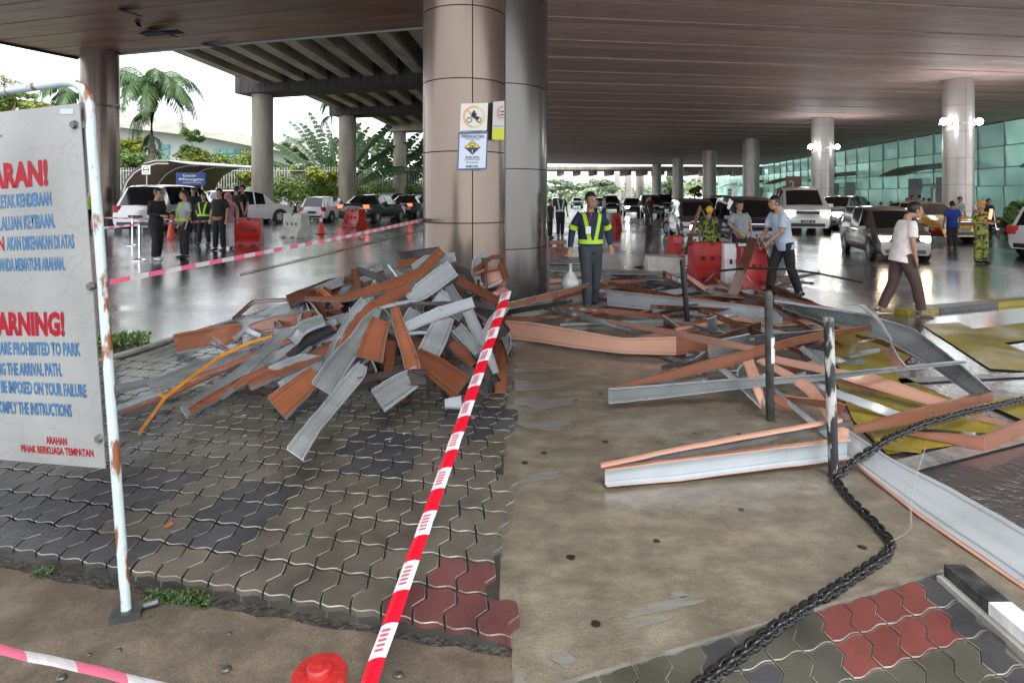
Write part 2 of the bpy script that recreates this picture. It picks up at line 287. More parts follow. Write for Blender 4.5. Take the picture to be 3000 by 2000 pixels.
def paver_mesh(out,th,m,name='paver'):
    n=len(out); b=MB()
    vs=[(p.x,p.y,-th) for p in out]+[(p.x,p.y,-0.003) for p in out]+[(p.x*0.97,p.y*0.97,0) for p in out]
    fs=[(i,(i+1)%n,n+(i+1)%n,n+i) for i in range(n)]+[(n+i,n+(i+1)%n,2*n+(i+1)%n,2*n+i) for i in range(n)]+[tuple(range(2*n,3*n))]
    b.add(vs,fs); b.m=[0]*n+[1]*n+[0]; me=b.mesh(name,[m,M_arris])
    bm=bmesh.new(); bm.from_mesh(me); bmesh.ops.recalc_face_normals(bm,faces=bm.faces); bm.to_mesh(me); bm.free()
    return me
def uvof(x,y,z): return (U0+x/y*F, HZ+(H-z)/y*F)
dark_sp=[(1120,1330,130,75),(765,1450,120,60),(650,1550,110,60),(400,1420,150,50),(130,1530,190,90),(900,1190,130,35),(250,1620,180,50),(250,1120,120,60),(400,1230,120,40),(1400,1230,90,50),(1330,1150,60,30)]
red_sp=[(1320,1800,190,130),(1480,1760,160,110),(1060,1075,140,45),(1200,1110,80,35),(760,1150,60,25)]
kA=Vector((-3.83,5.56)); kB=Vector((-3.65,6.34)); kd=(kB-kA)/(kB.y-kA.y)
def kx(y): return kA.x+kd.x*(y-kA.y)
pav=empty('pavement',(0,0,0),kind='structure')
OUT=wave_outline(0.009,0.019,E1,E2,0.125,0.195,0.93)
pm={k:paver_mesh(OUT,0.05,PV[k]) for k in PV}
cells=[]; O=Vector((0.0,2.03))
for i in range(-60,60):
    for j in range(0,44):
        c=O+E1*0.125*(i+.5)+E2*0.195*(j+.5)
        if c.x>-0.025 or c.x<kx(c.y)+0.1 or c.y>9.6 or c.y<1.5: continue
        u,v=uvof(c.x,c.y,0.05)
        if u<-120: continue
        cells.append((c,u,v))
cells.sort(key=lambda t:t[0].length)
def pcol(u,v):
    jit=random.random()
    for a,b,rx,ry in red_sp:
        if ((u-a)/rx)**2+((v-b)/ry)**2<0.9+0.2*jit: return 'red'
    for a,b,rx,ry in dark_sp:
        if ((u-a)/rx)**2+((v-b)/ry)**2<0.85+0.35*jit: return 'dark'
    q=mnoise.noise(Vector((u/260,v/150,2.3)))+ (520-u)/900
    return 'slate' if q>0.02 else 'grey'
far={k:MB() for k in PV}
for n,(c,u,v) in enumerate(cells):
    k=pcol(u,v); z=0.055+random.uniform(-.002,.003)
    if n<300:
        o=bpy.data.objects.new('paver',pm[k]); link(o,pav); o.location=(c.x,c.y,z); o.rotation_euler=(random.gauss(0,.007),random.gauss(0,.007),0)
    else:
        N=len(OUT); vs=[(c.x+p.x,c.y+p.y,z-0.03) for p in OUT]+[(c.x+p.x*.985,c.y+p.y*.985,z) for p in OUT]
        far[k].add(vs,[(i,(i+1)%N,N+(i+1)%N,N+i) for i in range(N)]+[tuple(range(N,2*N))])
fm=MB(); keys=list(PV)
for mi,k in enumerate(keys):
    o_=len(fm.v); fm.v+=far[k].v; fm.f+=[tuple(i+o_ for i in f) for f in far[k].f]; fm.m+=[mi]*len(far[k].f)
fo=fm.build('distant_pavers',[PV[k] for k in keys],pav); tag(fo,kind='stuff')
bm=bmesh.new(); bm.from_mesh(fo.data)
for f in bm.faces:
    if len(f.verts)>4 and f.normal.z<0: f.normal_flip()
bm.to_mesh(fo.data); bm.free()
bedpoly=[(0.0,2.05),(-0.0,9.6),(kx(9.6),9.6),(kx(3.2),3.2),(-4.6,3.16)]
b=MB(); b.prism([(-0.05,2.04),(-0.05,9.7),(kx(9.7),9.7),(kx(3.3),3.3),(-4.6,3.11)],0.0,0.034); b.build('sand_bed',M_bed,pav)
# kerb along the road edge of the pavement: separate kerb stones
y=3.0
while y<9.6:
    L=0.58; x0,x1=kx(y),kx(y+L); b=MB(); b.prism([(x0,y),(x0-0.09,y),(x1-0.09,y+L),(x1,y+L)],0.0,0.062)
    b.build('kerb_stone',M_kerb,pav); y+=0.6
# ---- right hand pavers
e1=Vector(gp(2765,1676))-Vector(gp(2200,1843)); e1.normalize()
a_=Vector(gp(2350,1790,0.03)); b_=Vector(gp(2580,1905,0.03)); e2=Vector((e1.y,-e1.x))
e2=Vector((-0.12,-0.99)).normalized()
pav2=empty('corner_pavement',(0,0,0),kind='structure')
O2=Vector(gp(2388,1788,0.03)); w1,w2=0.131,0.158
OUT2=wave_outline(0.008,0.019,e1,e2,w1,w2,0.945)
PV2={'red':paver_mat('brick_red_paver',(0.10,0.027,0.024),(0.165,0.045,0.037),0.08,0.35,0.6),'dark':PV['dark'],'grey':paver_mat('olive_grey_paver',(0.042,0.041,0.032),(0.085,0.082,0.064),0.15,0.2,0.5)}
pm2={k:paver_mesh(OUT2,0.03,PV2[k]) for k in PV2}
kr0=Vector(gp(2765,1652,0.1)); kr1=Vector(gp(3000,1850,0.1)); krd=(kr1-kr0).normalized(); krn=Vector((krd.y,-krd.x))
if krn.x>0: krn=-krn
E0=Vector(gp(2200,1841,0.03)); E1r=Vector(gp(2765,1674,0.03)); En=Vector((-(E1r-E0).y,(E1r-E0).x)).normalized()
for i in range(-22,12):
    for j in range(-3,10):
        c=O2+e1*w1*(i+.5)+e2*w2*(j+.5)
        if (c-E0).dot(En)>-0.045 or (c-kr0).dot(krn)<0.05 or c.x<0.05 or c.y<1.0: continue
        k='red' if (0<=j<2 and 0<=i<4) else ('dark' if i>=4 else ('dark' if random.random()<.1 else 'grey'))
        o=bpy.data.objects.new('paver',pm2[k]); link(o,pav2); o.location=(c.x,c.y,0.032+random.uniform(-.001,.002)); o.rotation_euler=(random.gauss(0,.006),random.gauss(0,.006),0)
q0=E0-(E1r-E0)*0.7; q0=Vector((0.0,E0.y-(E0.x)*(E1r-E0).y/(E1r-E0).x))
b=MB(); b.prism([tuple(q0),tuple(E1r+(E1r-E0)*0.02),tuple(kr1+krd*0.5),(2.3,0.7),(0.0,0.7)],0.008,0.024); b.build('joint_mortar',M_bed2,pav2)
b=MB(); n_=En*0.006; b.prism([tuple(q0+n_),tuple(E1r+n_),tuple(E1r-n_),tuple(q0-n_)],0.008,0.036); b.build('edge_strip',M_bed2,pav2)
# black and white kerb at lower right
kr=empty('painted_kerb',(kr0.x,kr0.y,0),kind='structure')
segs=[(0,0.22,M_kblk),(0.22,0.52,M_kwht),(0.52,0.9,M_kblk)]
for s0,s1,mm in segs:
    A=krd*s0; B=krd*(s1-0.004); wdt=krn*-0.085
    b=MB(); p=[A,B,B+wdt,A+wdt]; b.prism([tuple(q) for q in p],0.0,0.10)
    inn=krn*0.03; b.prism([tuple(A+inn),tuple(B+inn),tuple(B+krn*0.001),tuple(A+krn*0.001)],0.0,0.055,1)
    b.build('kerb_stone',[mm,M_kerb],kr)
# ---- road markings and kerbs on the right
mk=[('yellow_box_marking',M_yroad,[[(2440,960),(2520,940),(2720,1000),(2600,1100),(2500,1110),(2440,1060)],[(2450,1120),(2620,1090),(2860,1200),(2990,1290),(2900,1290),(2600,1330),(2500,1230)],
     [(2700,950),(2810,945),(3000,1030),(3060,1090),(2900,1080)],[(2900,1010),(2840,965),(3000,945),(3060,990)],[(2880,1180),(3060,1150),(3060,1260)],[(2520,1240),(2700,1280),(2700,1330),(2590,1320)]]),
    ('white_line_marking',M_wroad,[[(2600,1352),(2680,1378),(3060,1280),(3060,1240)],[(2630,1108),(2640,1122),(3060,1100),(3060,1088)],[(2000,672),(2000,676),(1760,640),(1760,637)]]),
    ('yellow_edge_line',M_yroad,[[(700,801),(705,806),(980,739),(1240,676),(1240,672),(975,735)]])]
for nm,mm,pl in mk:
    ee=empty(nm,(0,0,0),kind='structure')
    for qi,q in enumerate(pl): sheet_obj('paint_patch',[[gp(u,v,0.012) for u,v in q]],mm,0.010+0.0015*qi,parent=ee)
def kerb_run(name,a,b_,segs,w,h,mats,label=None):
    A=Vector(a);B=Vector(b_); d=(B-A); L=d.length; d.normalize(); n=Vector((-d.y,d.x))
    e=empty(name,(A.x,A.y,0),kind='structure')
    for i in range(segs):
        p0=d*(L*i/segs); p1=d*(L*(i+1)/segs-0.01); b=MB(); b.prism([tuple(p0),tuple(p1),tuple(p1+n*w),tuple(p0+n*w)],0.0,h); b.build('kerb_stone',mats[i%len(mats)],e)
    return e
kerb_run('traffic_island_kerb',gp(2660,925),gp(3080,885),5,0.2,0.07,[M_yroad,M_kblk,M_kblk,M_yroad,M_kblk])
kerb_run('striped_roadside_kerb',gp(-60,692),gp(440,680),22,0.3,0.16,[M_kwht,M_kblk])
kerb_run('far_roadside_kerb',gp(740,645),gp(1300,632),40,0.3,0.14,[M_kwht,M_kblk])
tag(MB().prism([gp(440,680),gp(250,655),gp(250,640),gp(900,632),gp(900,640)],0.004,0.14).build('roadside_path',M_kerb),kind='structure')
# terminal forecourt pavement
fc=MB().prism([(21,24),(60,24),(70,130),(34,130),(26,60)],0.0,0.14); tag(fc.build('terminal_pavement',M_kerb),kind='structure')
# ---------------------------------------------------------------- LEFT CANOPY
ZC=8.4; hc=ZC-H
cB=Vector((-21.2,28.4)); dB=Vector((26.5,-7.6)).normalized(); nB=Vector((dB.y,-dB.x))
if nB.y>0: nB=-nB
def isect(p,d,q,e):
    den=d.x*e.y-d.y*e.x; t=((q.x-p.x)*e.y-(q.y-p.y)*e.x)/den; return p+d*t
dA=Vector((-1.5,-3.7)).normalized()
can=empty('canopy',(0,0,0),label='high bronze soffit canopy ending over the palm tree and flyover',cat='canopy')
w=0.55
for k in range(42):
    q=cB+nB*(w*k); q2=cB+nB*(w*(k+1)-0.02)
    l0=isect(q,dB,cB,dA); l1=isect(q2,dB,cB,dA); r0=isect(q,dB,Vector((-0.0,0)),Vector((0,1))); r1=isect(q2,dB,Vector((0,0)),Vector((0,1)))
    if k%3==2: l1=l1; 
    MB().prism([tuple(l0),tuple(r0),tuple(r1),tuple(l1)],ZC+(0.0 if k%3 else 0.02),ZC+0.06).build('soffit_plank',M_soffit,can)
lb=cB; rb=isect(cB,dB,Vector((0,0)),Vector((0,1))); n2=cB+nB*(w*42); ln=isect(n2,dB,cB,dA); rn=isect(n2,dB,Vector((0,0)),Vector((0,1)))
MB().prism([tuple(lb),tuple(rb),tuple(rn),tuple(ln)],ZC+0.07,ZC+0.38).build('roof_slab',M_gap,can)
off=-nB
MB().prism([tuple(lb+off*.10),tuple(rb+off*.10),tuple(rb),tuple(lb)],ZC-0.05,ZC+0.42).build('edge_trim',M_trim,can)
oa=Vector((dA.y,-dA.x)); oa=oa if oa.x<0 else -oa
MB().prism([tuple(lb),tuple(lb+oa*.12),tuple(ln+oa*.12),tuple(ln)],ZC-0.1,ZC+0.42).build('edge_trim',M_gap,can)
# hanging torn planks in the soffit
for (u0,v0,u1,v1,wd,dr) in ((408,98,520,62,0.5,.35),(395,62,400,60,.3,.2),(345,26,400,22,.35,.25),(590,128,665,122,.3,.3),(430,82,505,66,.35,.5)):
    A=P(u0,v0,F*(hc)/(HZ-v0)); B=P(u1,v1,F*hc/(HZ-v1)); b=MB()
    A.z=ZC-0.02;B.z=ZC-dr; n3=Vector((0,wd,0))
    b.add([A,B,B+n3,A+n3,A+Vector((0,0,.03)),B+Vector((0,0,.03)),B+n3+Vector((0,0,.03)),A+n3+Vector((0,0,.03))],[(0,1,2,3),(4,7,6,5),(0,4,5,1),(1,5,6,2),(2,6,7,3)])
    b.build('torn_plank',M_gap,can)
# ---------------------------------------------------------------- RIGHT CEILING
ZR=6.5; RY=-0.5
fA=Vector((31.7,35.9)); fB=Vector((42.8,121.0)); fd=(fB-fA).normalized()
rc=empty('terminal_roof',(0,0,0),label='wide brown plank soffit sheltering the terminal drop off lanes',cat='roof')
dr_=Vector((1,0.14)).normalized(); wR=0.45
for k in range(193):
    y0=RY+wR*k; q=Vector((0,y0)); q2=Vector((0,y0+wR-0.016))
    p0=isect(q,dr_,fA,fd); p1=isect(q2,dr_,fA,fd); dz=0.03 if (k*7)%5==0 else 0
    MB().prism([tuple(q),tuple(p0),tuple(p1),tuple(q2)],ZR+dz,ZR+0.07).build('soffit_plank',M_soffit2,rc)
yE=RY+wR*193
MB().prism([(0,RY),tuple(isect(Vector((0,RY)),dr_,fA,fd)+Vector((1,0))),tuple(isect(Vector((0,yE)),dr_,fA,fd)+Vector((1,0))),(0,yE)],ZR+0.075,ZR+0.9).build('roof_slab',M_gap,rc)
MB().prism([(-0.02,RY),(0.0,RY),(0.0,rb.y),(-0.02,rb.y)],ZR-0.05,ZC-0.01).build('fascia',M_trim,rc)
# far lower deck beyond the roof end
dk=empty('far_deck',(0,90,0),label='distant low concrete deck closing the view under the brown soffit',cat='bridge')
for i in range(16): MB().box((X(1480,90)+i*2.6+1,3.0,5.35),(0.7,6,0.8)).build('girder',M_girder,dk)
MB().box((18,3,6.0),(42,7,0.5)).build('deck_slab',M_girder,dk)
# ---------------------------------------------------------------- clad columns
def clad_column(name,label,x,y,r,z1,rings,m,joints,group='clad round columns',r_top=None,seams=None,light=None):
    e=empty(name,(x,y,0),label=label,cat='column',group=group)
    MB().cyl((0,0),r-0.03,0,z1,48).build('core',M_gap,e,smooth=True)
    zs=[0.0]+rings+[z1]; n=len(joints)
    for a,bz in zip(zs,zs[1:]):
        for i in range(n):
            t0=joints[i]; t1=joints[(i+1)%n]+(2*math.pi if i==n-1 else 0)
            g=0.012/r; t0+=g/2;t1-=g/2; seg=max(6,int((t1-t0)/0.14)); b=MB(); vs=[]
            for k in range(seg+1):
                t=t0+(t1-t0)*k/seg
                for rr,z in ((r-0.025,a+.006),(r,a+.006),(r,bz-.006),(r-0.025,bz-.006)): vs.append((rr*math.cos(t),rr*math.sin(t),z))
            fs=[(4*k+j,4*k+4+j,4*k+4+(j+1)%4,4*k+(j+1)%4) for k in range(seg) for j in range(4)]+[(0,1,2,3),(4*seg+3,4*seg+2,4*seg+1,4*seg)]
            b.add(vs,fs); b.build('panel',m,e,smooth=True)
    return e
J=lambda a0: [R(a0),R(a0+90),R(a0+180),R(a0+270)]
CL=(X(1361,7.0),7.0,0.497)
col_l=clad_column('column','bronze clad column carrying the three notices behind the debris heap',CL[0],CL[1],CL[2],ZC,[0.50,1.30,2.11,2.93,3.75,4.6,5.5,6.5,7.5],M_bronze,J(-75),group=None)
CR=(X(1450,8.4),8.4,0.76)
col_r=clad_column('column','grey metal clad column with long gloss streaks beside the walking worker',CR[0],CR[1],CR[2],ZR,[0.9,1.97,3.10,4.3,5.4],M_bronzeg,J(10),group=None)
b=MB(); b.cyl((0,0),0.84,0,0.14,40); b.build('base_ring',M_conc,col_r,smooth=True)
cf=clad_column('column','distant bronze column under the canopy corner behind the sign post',X(293,27.2),27.2,0.78,ZC,[0.6,1.5,2.5,3.5,4.7,5.8,6.9],M_bronze,J(20),group=None)
b=MB(); b.cyl((0,0),0.82,5.75,5.83,40); b.box((.9,-.3,5.8),(.4,.12,.1)); b.build('lamp_ring',M_dgrey,cf,smooth=True)
# column row on the right: (u centre, top v, px width)
row=[(2807,235,76),(2409,347,60),(2200,408,46),(2078,440,38),(1986,463,32),(1924,482,28),(1875,492,24),(1841,500,21),(1810,506,18)]
names=['with the brightest pair of floodlights beside the terminal doors','with a floodlight pair behind the taxi lane','second beyond the floodlit pair','third beyond the floodlit pair','fourth beyond the floodlit pair','fifth beyond the floodlit pair','sixth beyond the floodlit pair','seventh beyond the floodlit pair','farthest of the receding row']
COLS=[]
for i,(u,vt,pw) in enumerate(row):
    Yc=F*(ZR-H)/(HZ-vt); r=pw*Yc/F/2
    rg=[1.0,2.1,3.2,4.3,5.4] if i<3 else [1.6,3.2,4.8]
    e=clad_column('column','beige clad column '+names[i],X(u,Yc),Yc,r,ZR,rg,M_beige,[R(-100),R(80)],group='row of clad columns under the brown roof')
    COLS.append((e,Yc,r))
    if i<2:
        zl=ZV({0:358,1:431}[i],Yc)
        b=MB(); b.cyl((0,0),r+0.05,zl-.14,zl-.06,32); b.build('lamp_ring',M_chrome,e,smooth=True)
        for sx in (-1,1):
            b=MB(); b.box((sx*(r+0.22),-0.1,zl-.12),(0.34,.06,.05)); b.tube([(sx*(r+0.2),0.12,zl),(sx*(r+0.2),-0.16,zl)],[0.10,0.16],12); b.build('floodlight_housing',M_dgrey,e)
            b=MB(); b.ball((sx*(r+0.2),-0.2,zl),(0.15,0.08,0.15)); b.build('floodlight_lamp',M_flood,e,smooth=True)
            L=bpy.data.lights.new('floodlight_glow','POINT'); L.energy=34; L.color=(0.9,0.96,1); L.shadow_soft_size=0.4
            lo=bpy.data.objects.new('floodlight_glow',L); link(lo,e); lo.location=(sx*(r+0.9),-1.3,zl-.1)
# ---------------------------------------------------------------- FLYOVER
fo_=empty('flyover',(0,0,0),label='raised concrete flyover with parallel girders crossing above the parked cars',cat='bridge')
gd=Vector((0.04,1.0))
capd=Vector((13.2,-4)).normalized()
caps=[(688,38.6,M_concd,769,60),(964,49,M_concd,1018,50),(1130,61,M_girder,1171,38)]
def capbeam(u,Y,m,uc,pw,k):
    A=Vector((X(u,Y),Y)); Lc=30 if k==0 else 34; n=Vector((-capd.y,capd.x)); B=A+capd*Lc
    if k>=0:
        t=(-0.6-A.x)/capd.x; B=A+capd*t
    zt=ZV({0:187,1:277,2:345}[k],Y)
    MB().prism([tuple(A),tuple(B),tuple(B+n*2.2),tuple(A+n*2.2)],8.45,zt).build('cap_beam',m,fo_)
    for j in range(2):
        t=0 
    Yc=Y+0.6; cx=X(uc,Yc); r=pw*Yc/F/2
    b=MB(); b.cyl((cx,Yc),r,0,4.2,28); b.cyl((cx,Yc),r*0.985,4.2,8.45,28); b.build('pier',M_conc,fo_,smooth=True)
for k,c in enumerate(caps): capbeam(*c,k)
S0=19.0
def edge_x(y): return -19.5+0.15*(y-S0)
for g in range(13):
    x0=-19.0+g*1.6; s=S0
    for kcap,(ax,ay) in enumerate([(-18.4,38.6),(-15.5,49),(-13.3,61)]):
        xg=x0+0.04*(s-S0); en=ay-0.303*(xg-ax)-0.06
        t=(x0-(-19.5))/0.11+S0-0.3; e2_=min(en,t)
        if e2_-s>1.0 and xg<-0.9:
            xe=x0+0.04*(e2_-S0); n3=0.22; b=MB(); b.prism([(xg-n3,s),(xg+n3,s),(xe+n3,e2_),(xe-n3,e2_)],9.3,10.45); b.prism([(xg-n3*1.5,s),(xg+n3*1.5,s),(xe+n3*1.5,e2_),(xe-n3*1.5,e2_)],9.0,9.3)
            b.build('girder',M_girder,fo_)
        s=en+2.35
MB().prism([(-19.3,S0),(-0.6,S0),(-0.6,75),(-11.0,75)],10.46,11.3).build('deck_slab',M_girder,fo_)
MB().prism([(-19.5,S0),(-19.31,S0),(-11.01,75),(-11.2,75)],10.2,12.1).build('parapet',M_conc,fo_)
dirt=MB(); 
# dark soil washed against the raised paver edge
v_=[];rr_=random.Random(5)
for i in range(46):
    q=Vector((0.0,2.03))+E1*(0.066*i); w0=0.01+0.035*min(1,i/20)+rr_.uniform(0,.02); v_+=[(q.x-E2.x*-0.01,q.y+0.01,0.012+rr_.uniform(0,.004)),(q.x-E2.x*w0,q.y-E2.y*w0,0.0085)]
dirt.add(v_,[(2*i,2*i+1,2*i+3,2*i+2) for i in range(45)])
tag(dirt.build('soil',mat('wet_soil',(0.012,0.011,0.009),0.5,col2=(0.04,0.035,0.028),nscale=30,bump=0.8,bscale=60,space='World')),kind='stuff')
# ---------------------------------------------------------------- TERMINAL FACADE
M_tg=mat('teal_glass',(0.22,0.52,0.46),0.14,0.45,col2=(0.50,0.82,0.76),nscale=0.45,space='World',random_v=0.45,bump=0.05,bscale=0.7,emit=(0.35,0.62,0.54),estr=0.11)  # panes glow faintly themselves, standing in for a lit hall behind
M_mull=mat('pale_mullion',(0.45,0.52,0.50),0.4); M_awn=mat('grey_awning',(0.2,0.19,0.18),0.5,col2=(0.28,0.26,0.25),nscale=1)
fac=empty('terminal_building',(fA.x,fA.y,0),label='green glass terminal front with grey awnings over its doors',cat='building')
fa=math.atan2(fd.y,fd.x)
fac.rotation_euler=(0,0,fa)   # local x runs away along the facade, local -y is towards the right/back
fac.rotation_euler=(0,0,fa)
Lf=(fB-fA).length; s0=-14.0; pw=2.6; n=int((Lf-s0)/pw); side=1   # +y local = towards the road (left)
zrows=[0.14,2.3,3.5,4.9,6.45]
paneme={}
for j in range(4):
    hgt=zrows[j+1]-zrows[j]-0.07
    b=MB(); b.box((0,0,hgt/2),(pw-0.10,0.04,hgt)); paneme[j]=b.mesh('pane',M_tg)
for i in range(n):
    s=s0+pw*i+pw/2
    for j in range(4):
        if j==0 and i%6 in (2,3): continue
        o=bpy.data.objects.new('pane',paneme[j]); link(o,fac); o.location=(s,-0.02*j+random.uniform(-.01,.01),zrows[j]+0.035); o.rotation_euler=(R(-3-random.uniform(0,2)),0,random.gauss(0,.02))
b=MB()
mm_=MB()
for i in range(n+1):
    mm_=MB(); mm_.box((0,0,3.3),(0.08,0.14,6.4)); 
    if i==0: mullme=mm_.mesh('mullion',M_mull)
    o=bpy.data.objects.new('mullion',mullme); link(o,fac); o.location=(s0+pw*i,0.03,0)
for z in zrows[1:-1]: MB().box(((Lf+s0)/2,0.05,z),(Lf-s0,0.12,0.06)).build('transom',M_mull,fac)
MB().box(((Lf+s0)/2,-2.5,3.3),(Lf-s0,0.2,6.4)).build('inner_wall',mat('inner_hall',(0.10,0.14,0.13),0.7,col2=(0.25,0.3,0.28),nscale=0.5),fac)
for k,i in enumerate(range(2,n,6)):
    s=s0+pw*(i+1)
    d=empty('entrance',(0,0,0)); d.parent=fac; d.location=(s,0,0)
    for sx in (-1,1): MB().box((sx*1.9,0.35,1.6),(0.7,0.8,2.9)).build('door_pier',M_trim,d)
    MB().box((0,0.3,2.5),(3.1,0.7,0.14)).build('door_header',M_trim,d)
    for sx in (-1,1):
        bx_=MB().box((sx*0.9,0.1,1.25),(1.0,0.05,2.2)); bx_.build('door_leaf',M_tg,d)
    # drooping awning: curved hood
    b=MB(); vs=[]; N=10
    for q in range(N+1):
        t=q/N; yy=0.1+3.0*t; zz=4.15-0.1*t-0.75*t*t
        for sx in (-1,1):
            ww=2.5-0.5*t*t; vs+=[(sx*ww,yy,zz)]
    for q in range(N+1):
        t=q/N; yy=0.1+3.0*t; zz=4.15-0.1*t-0.75*t*t-0.12-0.3*(1-t)
        for sx in (-1,1):
            ww=2.5-0.5*t*t; vs+=[(sx*ww*.96,yy,zz)]
    M2=2*(N+1); fs=[]
    for q in range(N):
        fs+=[(2*q,2*q+1,2*q+3,2*q+2),(M2+2*q,M2+2*q+2,M2+2*q+3,M2+2*q+1),(2*q,2*q+2,M2+2*q+2,M2+2*q),(2*q+1,M2+2*q+1,M2+2*q+3,2*q+3)]
    fs+=[(2*N,2*N+1,M2+2*N+1,M2+2*N)]
    b.add(vs,fs); b.build('awning',M_awn,d)
# brown direction sign with a 2
def text_mesh(s,bold=0.012):
    cu=bpy.data.curves.new('t','FONT'); cu.body=s; cu.offset=bold; cu.resolution_u=2
    o=bpy.data.objects.new('t',cu); S.collection.objects.link(o); dg=bpy.context.evaluated_depsgraph_get(); dg.update()
    me=bpy.data.meshes.new_from_object(o.evaluated_get(dg)); bpy.data.objects.remove(o); bpy.data.curves.remove(cu)
    return me
def text_on(s,A,B,C,m,parent,name='lettering',bold=0.012,off=None):
    """stretch text so its baseline runs A->B and its cap height is B->C"""
    me=text_mesh(s,bold); co=np.empty(len(me.vertices)*3); me.vertices.foreach_get('co',co); co=co.reshape(-1,3)
    x0,x1=co[:,0].min(),co[:,0].max(); y1=0.70
    A,B,C=Vector(A),Vector(B),Vector(C); nrm=(B-A).cross(C-B).normalized()*(off if off is not None else 0.0015)
    t=(co[:,0]-x0)/(x1-x0); h=co[:,1]/y1
    out=np.outer(1-t,A)+np.outer(t,B)+np.outer(h,(C-B))+np.array(nrm)
    me.vertices.foreach_set('co',out.ravel()); me.materials.clear(); me.materials.append(m); me.update()
    o=bpy.data.objects.new(name,me); link(o,parent); return o
YS=32.0
sg=empty('direction_sign',(X(2325,YS),YS,0),label='brown upright sign with a number 2 in front of the glass front',cat='sign')
M_sbr=mat('sign_brown',(0.16,0.055,0.03),0.5)
z0_,z1_=0.0,ZV(517,YS)
MB().box((0,0,(z0_+z1_)/2),(0.82,0.14,z1_-z0_)).build('board',M_sbr,sg)
text_on('2',(-.28,-.075,z1_-.75),(0.02,-.075,z1_-.75),(0.02,-.075,z1_-.22),M_trim,sg)
for k in range(4): MB().box((-.02,-.073,z1_-1.0-.2*k),(.5-.05*k,.004,.05)).build('line',mat('faded_line',(0.3,0.15,0.1),0.5),sg)
# ---------------------------------------------------------------- LEFT BACKGROUND
M_bldc=mat('pale_roof_band',(0.38,0.36,0.32),0.8,col2=(0.5,0.48,0.43),nscale=0.3,stretch=(1,1,4),space='World'); M_bldw=mat('grey_wall',(0.38,0.39,0.41),0.7)
bl=empty('terminal_annex',(0,80,0),label='long low building with curved concrete roof band behind the fence',cat='building')
def vz(v,Y): return ZV(v,Y)
prof=[(-140,255,300),(150,300,345),(340,335,372),(480,350,388),(620,375,405),(745,400,430),(900,430,455)]
def band(pr,Yf,th,m,name):
    vs=[]; 
    for u,a,c in pr:
        x=X(u,Yf); vs+=[(x,Yf-80,vz(a,Yf)),(x,Yf-80,vz(c,Yf)),(x,Yf-80+th,vz(a,Yf)),(x,Yf-80+th,vz(c,Yf))]
    fs=[]; N=len(pr)
    for i in range(N-1):
        o=4*i; fs+=[(o,o+4,o+5,o+1),(o+2,o+3,o+7,o+6),(o,o+2,o+6,o+4),(o+1,o+5,o+7,o+3)]
    fs+=[(0,1,3,2),(4*N-4,4*N-2,4*N-1,4*N-3)]
    return MB().add(vs,fs).build(name,m,bl)
band(prof,80,6,M_bldc,'roof_band')
band([(u,c,600) for u,a,c in prof],82,6,M_bldw,'wall')
M_tw=mat('teal_window',(0.06,0.24,0.24),0.2,0.2,random_v=0.5); wb=MB(); wb.box((0,0,0),(0.9,0.1,0.62)); wme=wb.mesh('window',M_tw)
for i in range(24):
    for j in range(3):
        u=(636+i*20) if i<7 else (475+(i-7)*11 if i<9 else 800); v=440+j*17+(3 if i<7 else -10)
        if i>=9: continue
        o=bpy.data.objects.new('window',wme); link(o,bl); p=P(u,v,81.8); o.location=(p.x,1.8,p.z)
# foliage
def leaves(centers,n,size,shape='quad',seed=1,droop=0.0,flat=0.0,aspect=0.45):
    """leaf quads scattered in ellipsoids (cx,cy,cz,rx,ry,rz), denser towards the skin"""
    rg=np.random.default_rng(seed); C=np.array([c[:3] for c in centers]); Rr=np.array([c[3:6] for c in centers]); wgt=Rr.prod(1)**(2/3); wgt=wgt/wgt.sum()
    idx=rg.choice(len(C),n,p=wgt); d=rg.normal(size=(n,3)); d/=np.linalg.norm(d,axis=1)[:,None]; rad=rg.random(n)**0.45
    pos=C[idx]+d*Rr[idx]*rad[:,None]
    a=rg.normal(size=(n,3)); a[:,2]*=(1-flat); a/=np.linalg.norm(a,axis=1)[:,None]; bb=np.cross(a,rg.normal(size=(n,3))); bb/=np.linalg.norm(bb,axis=1)[:,None]
    s=size*(0.6+0.8*rg.random(n))[:,None]; a=a*s; bb=bb*s*aspect
    v=np.stack([pos-a,pos+bb,pos+a,pos-bb],1).reshape(-1,3); f=np.arange(4*n).reshape(-1,4)
    return v,f
def leaf_obj(name,v,f,mats,parent,idx=None):
    me=bpy.data.meshes.new(name); me.from_pydata(v.tolist(),[],f.tolist())
    for m in mats: me.materials.append(m)
    if idx is not None: me.polygons.foreach_set('material_index',idx)
    me.update(); o=bpy.data.objects.new(name,me); link(o,parent); return o
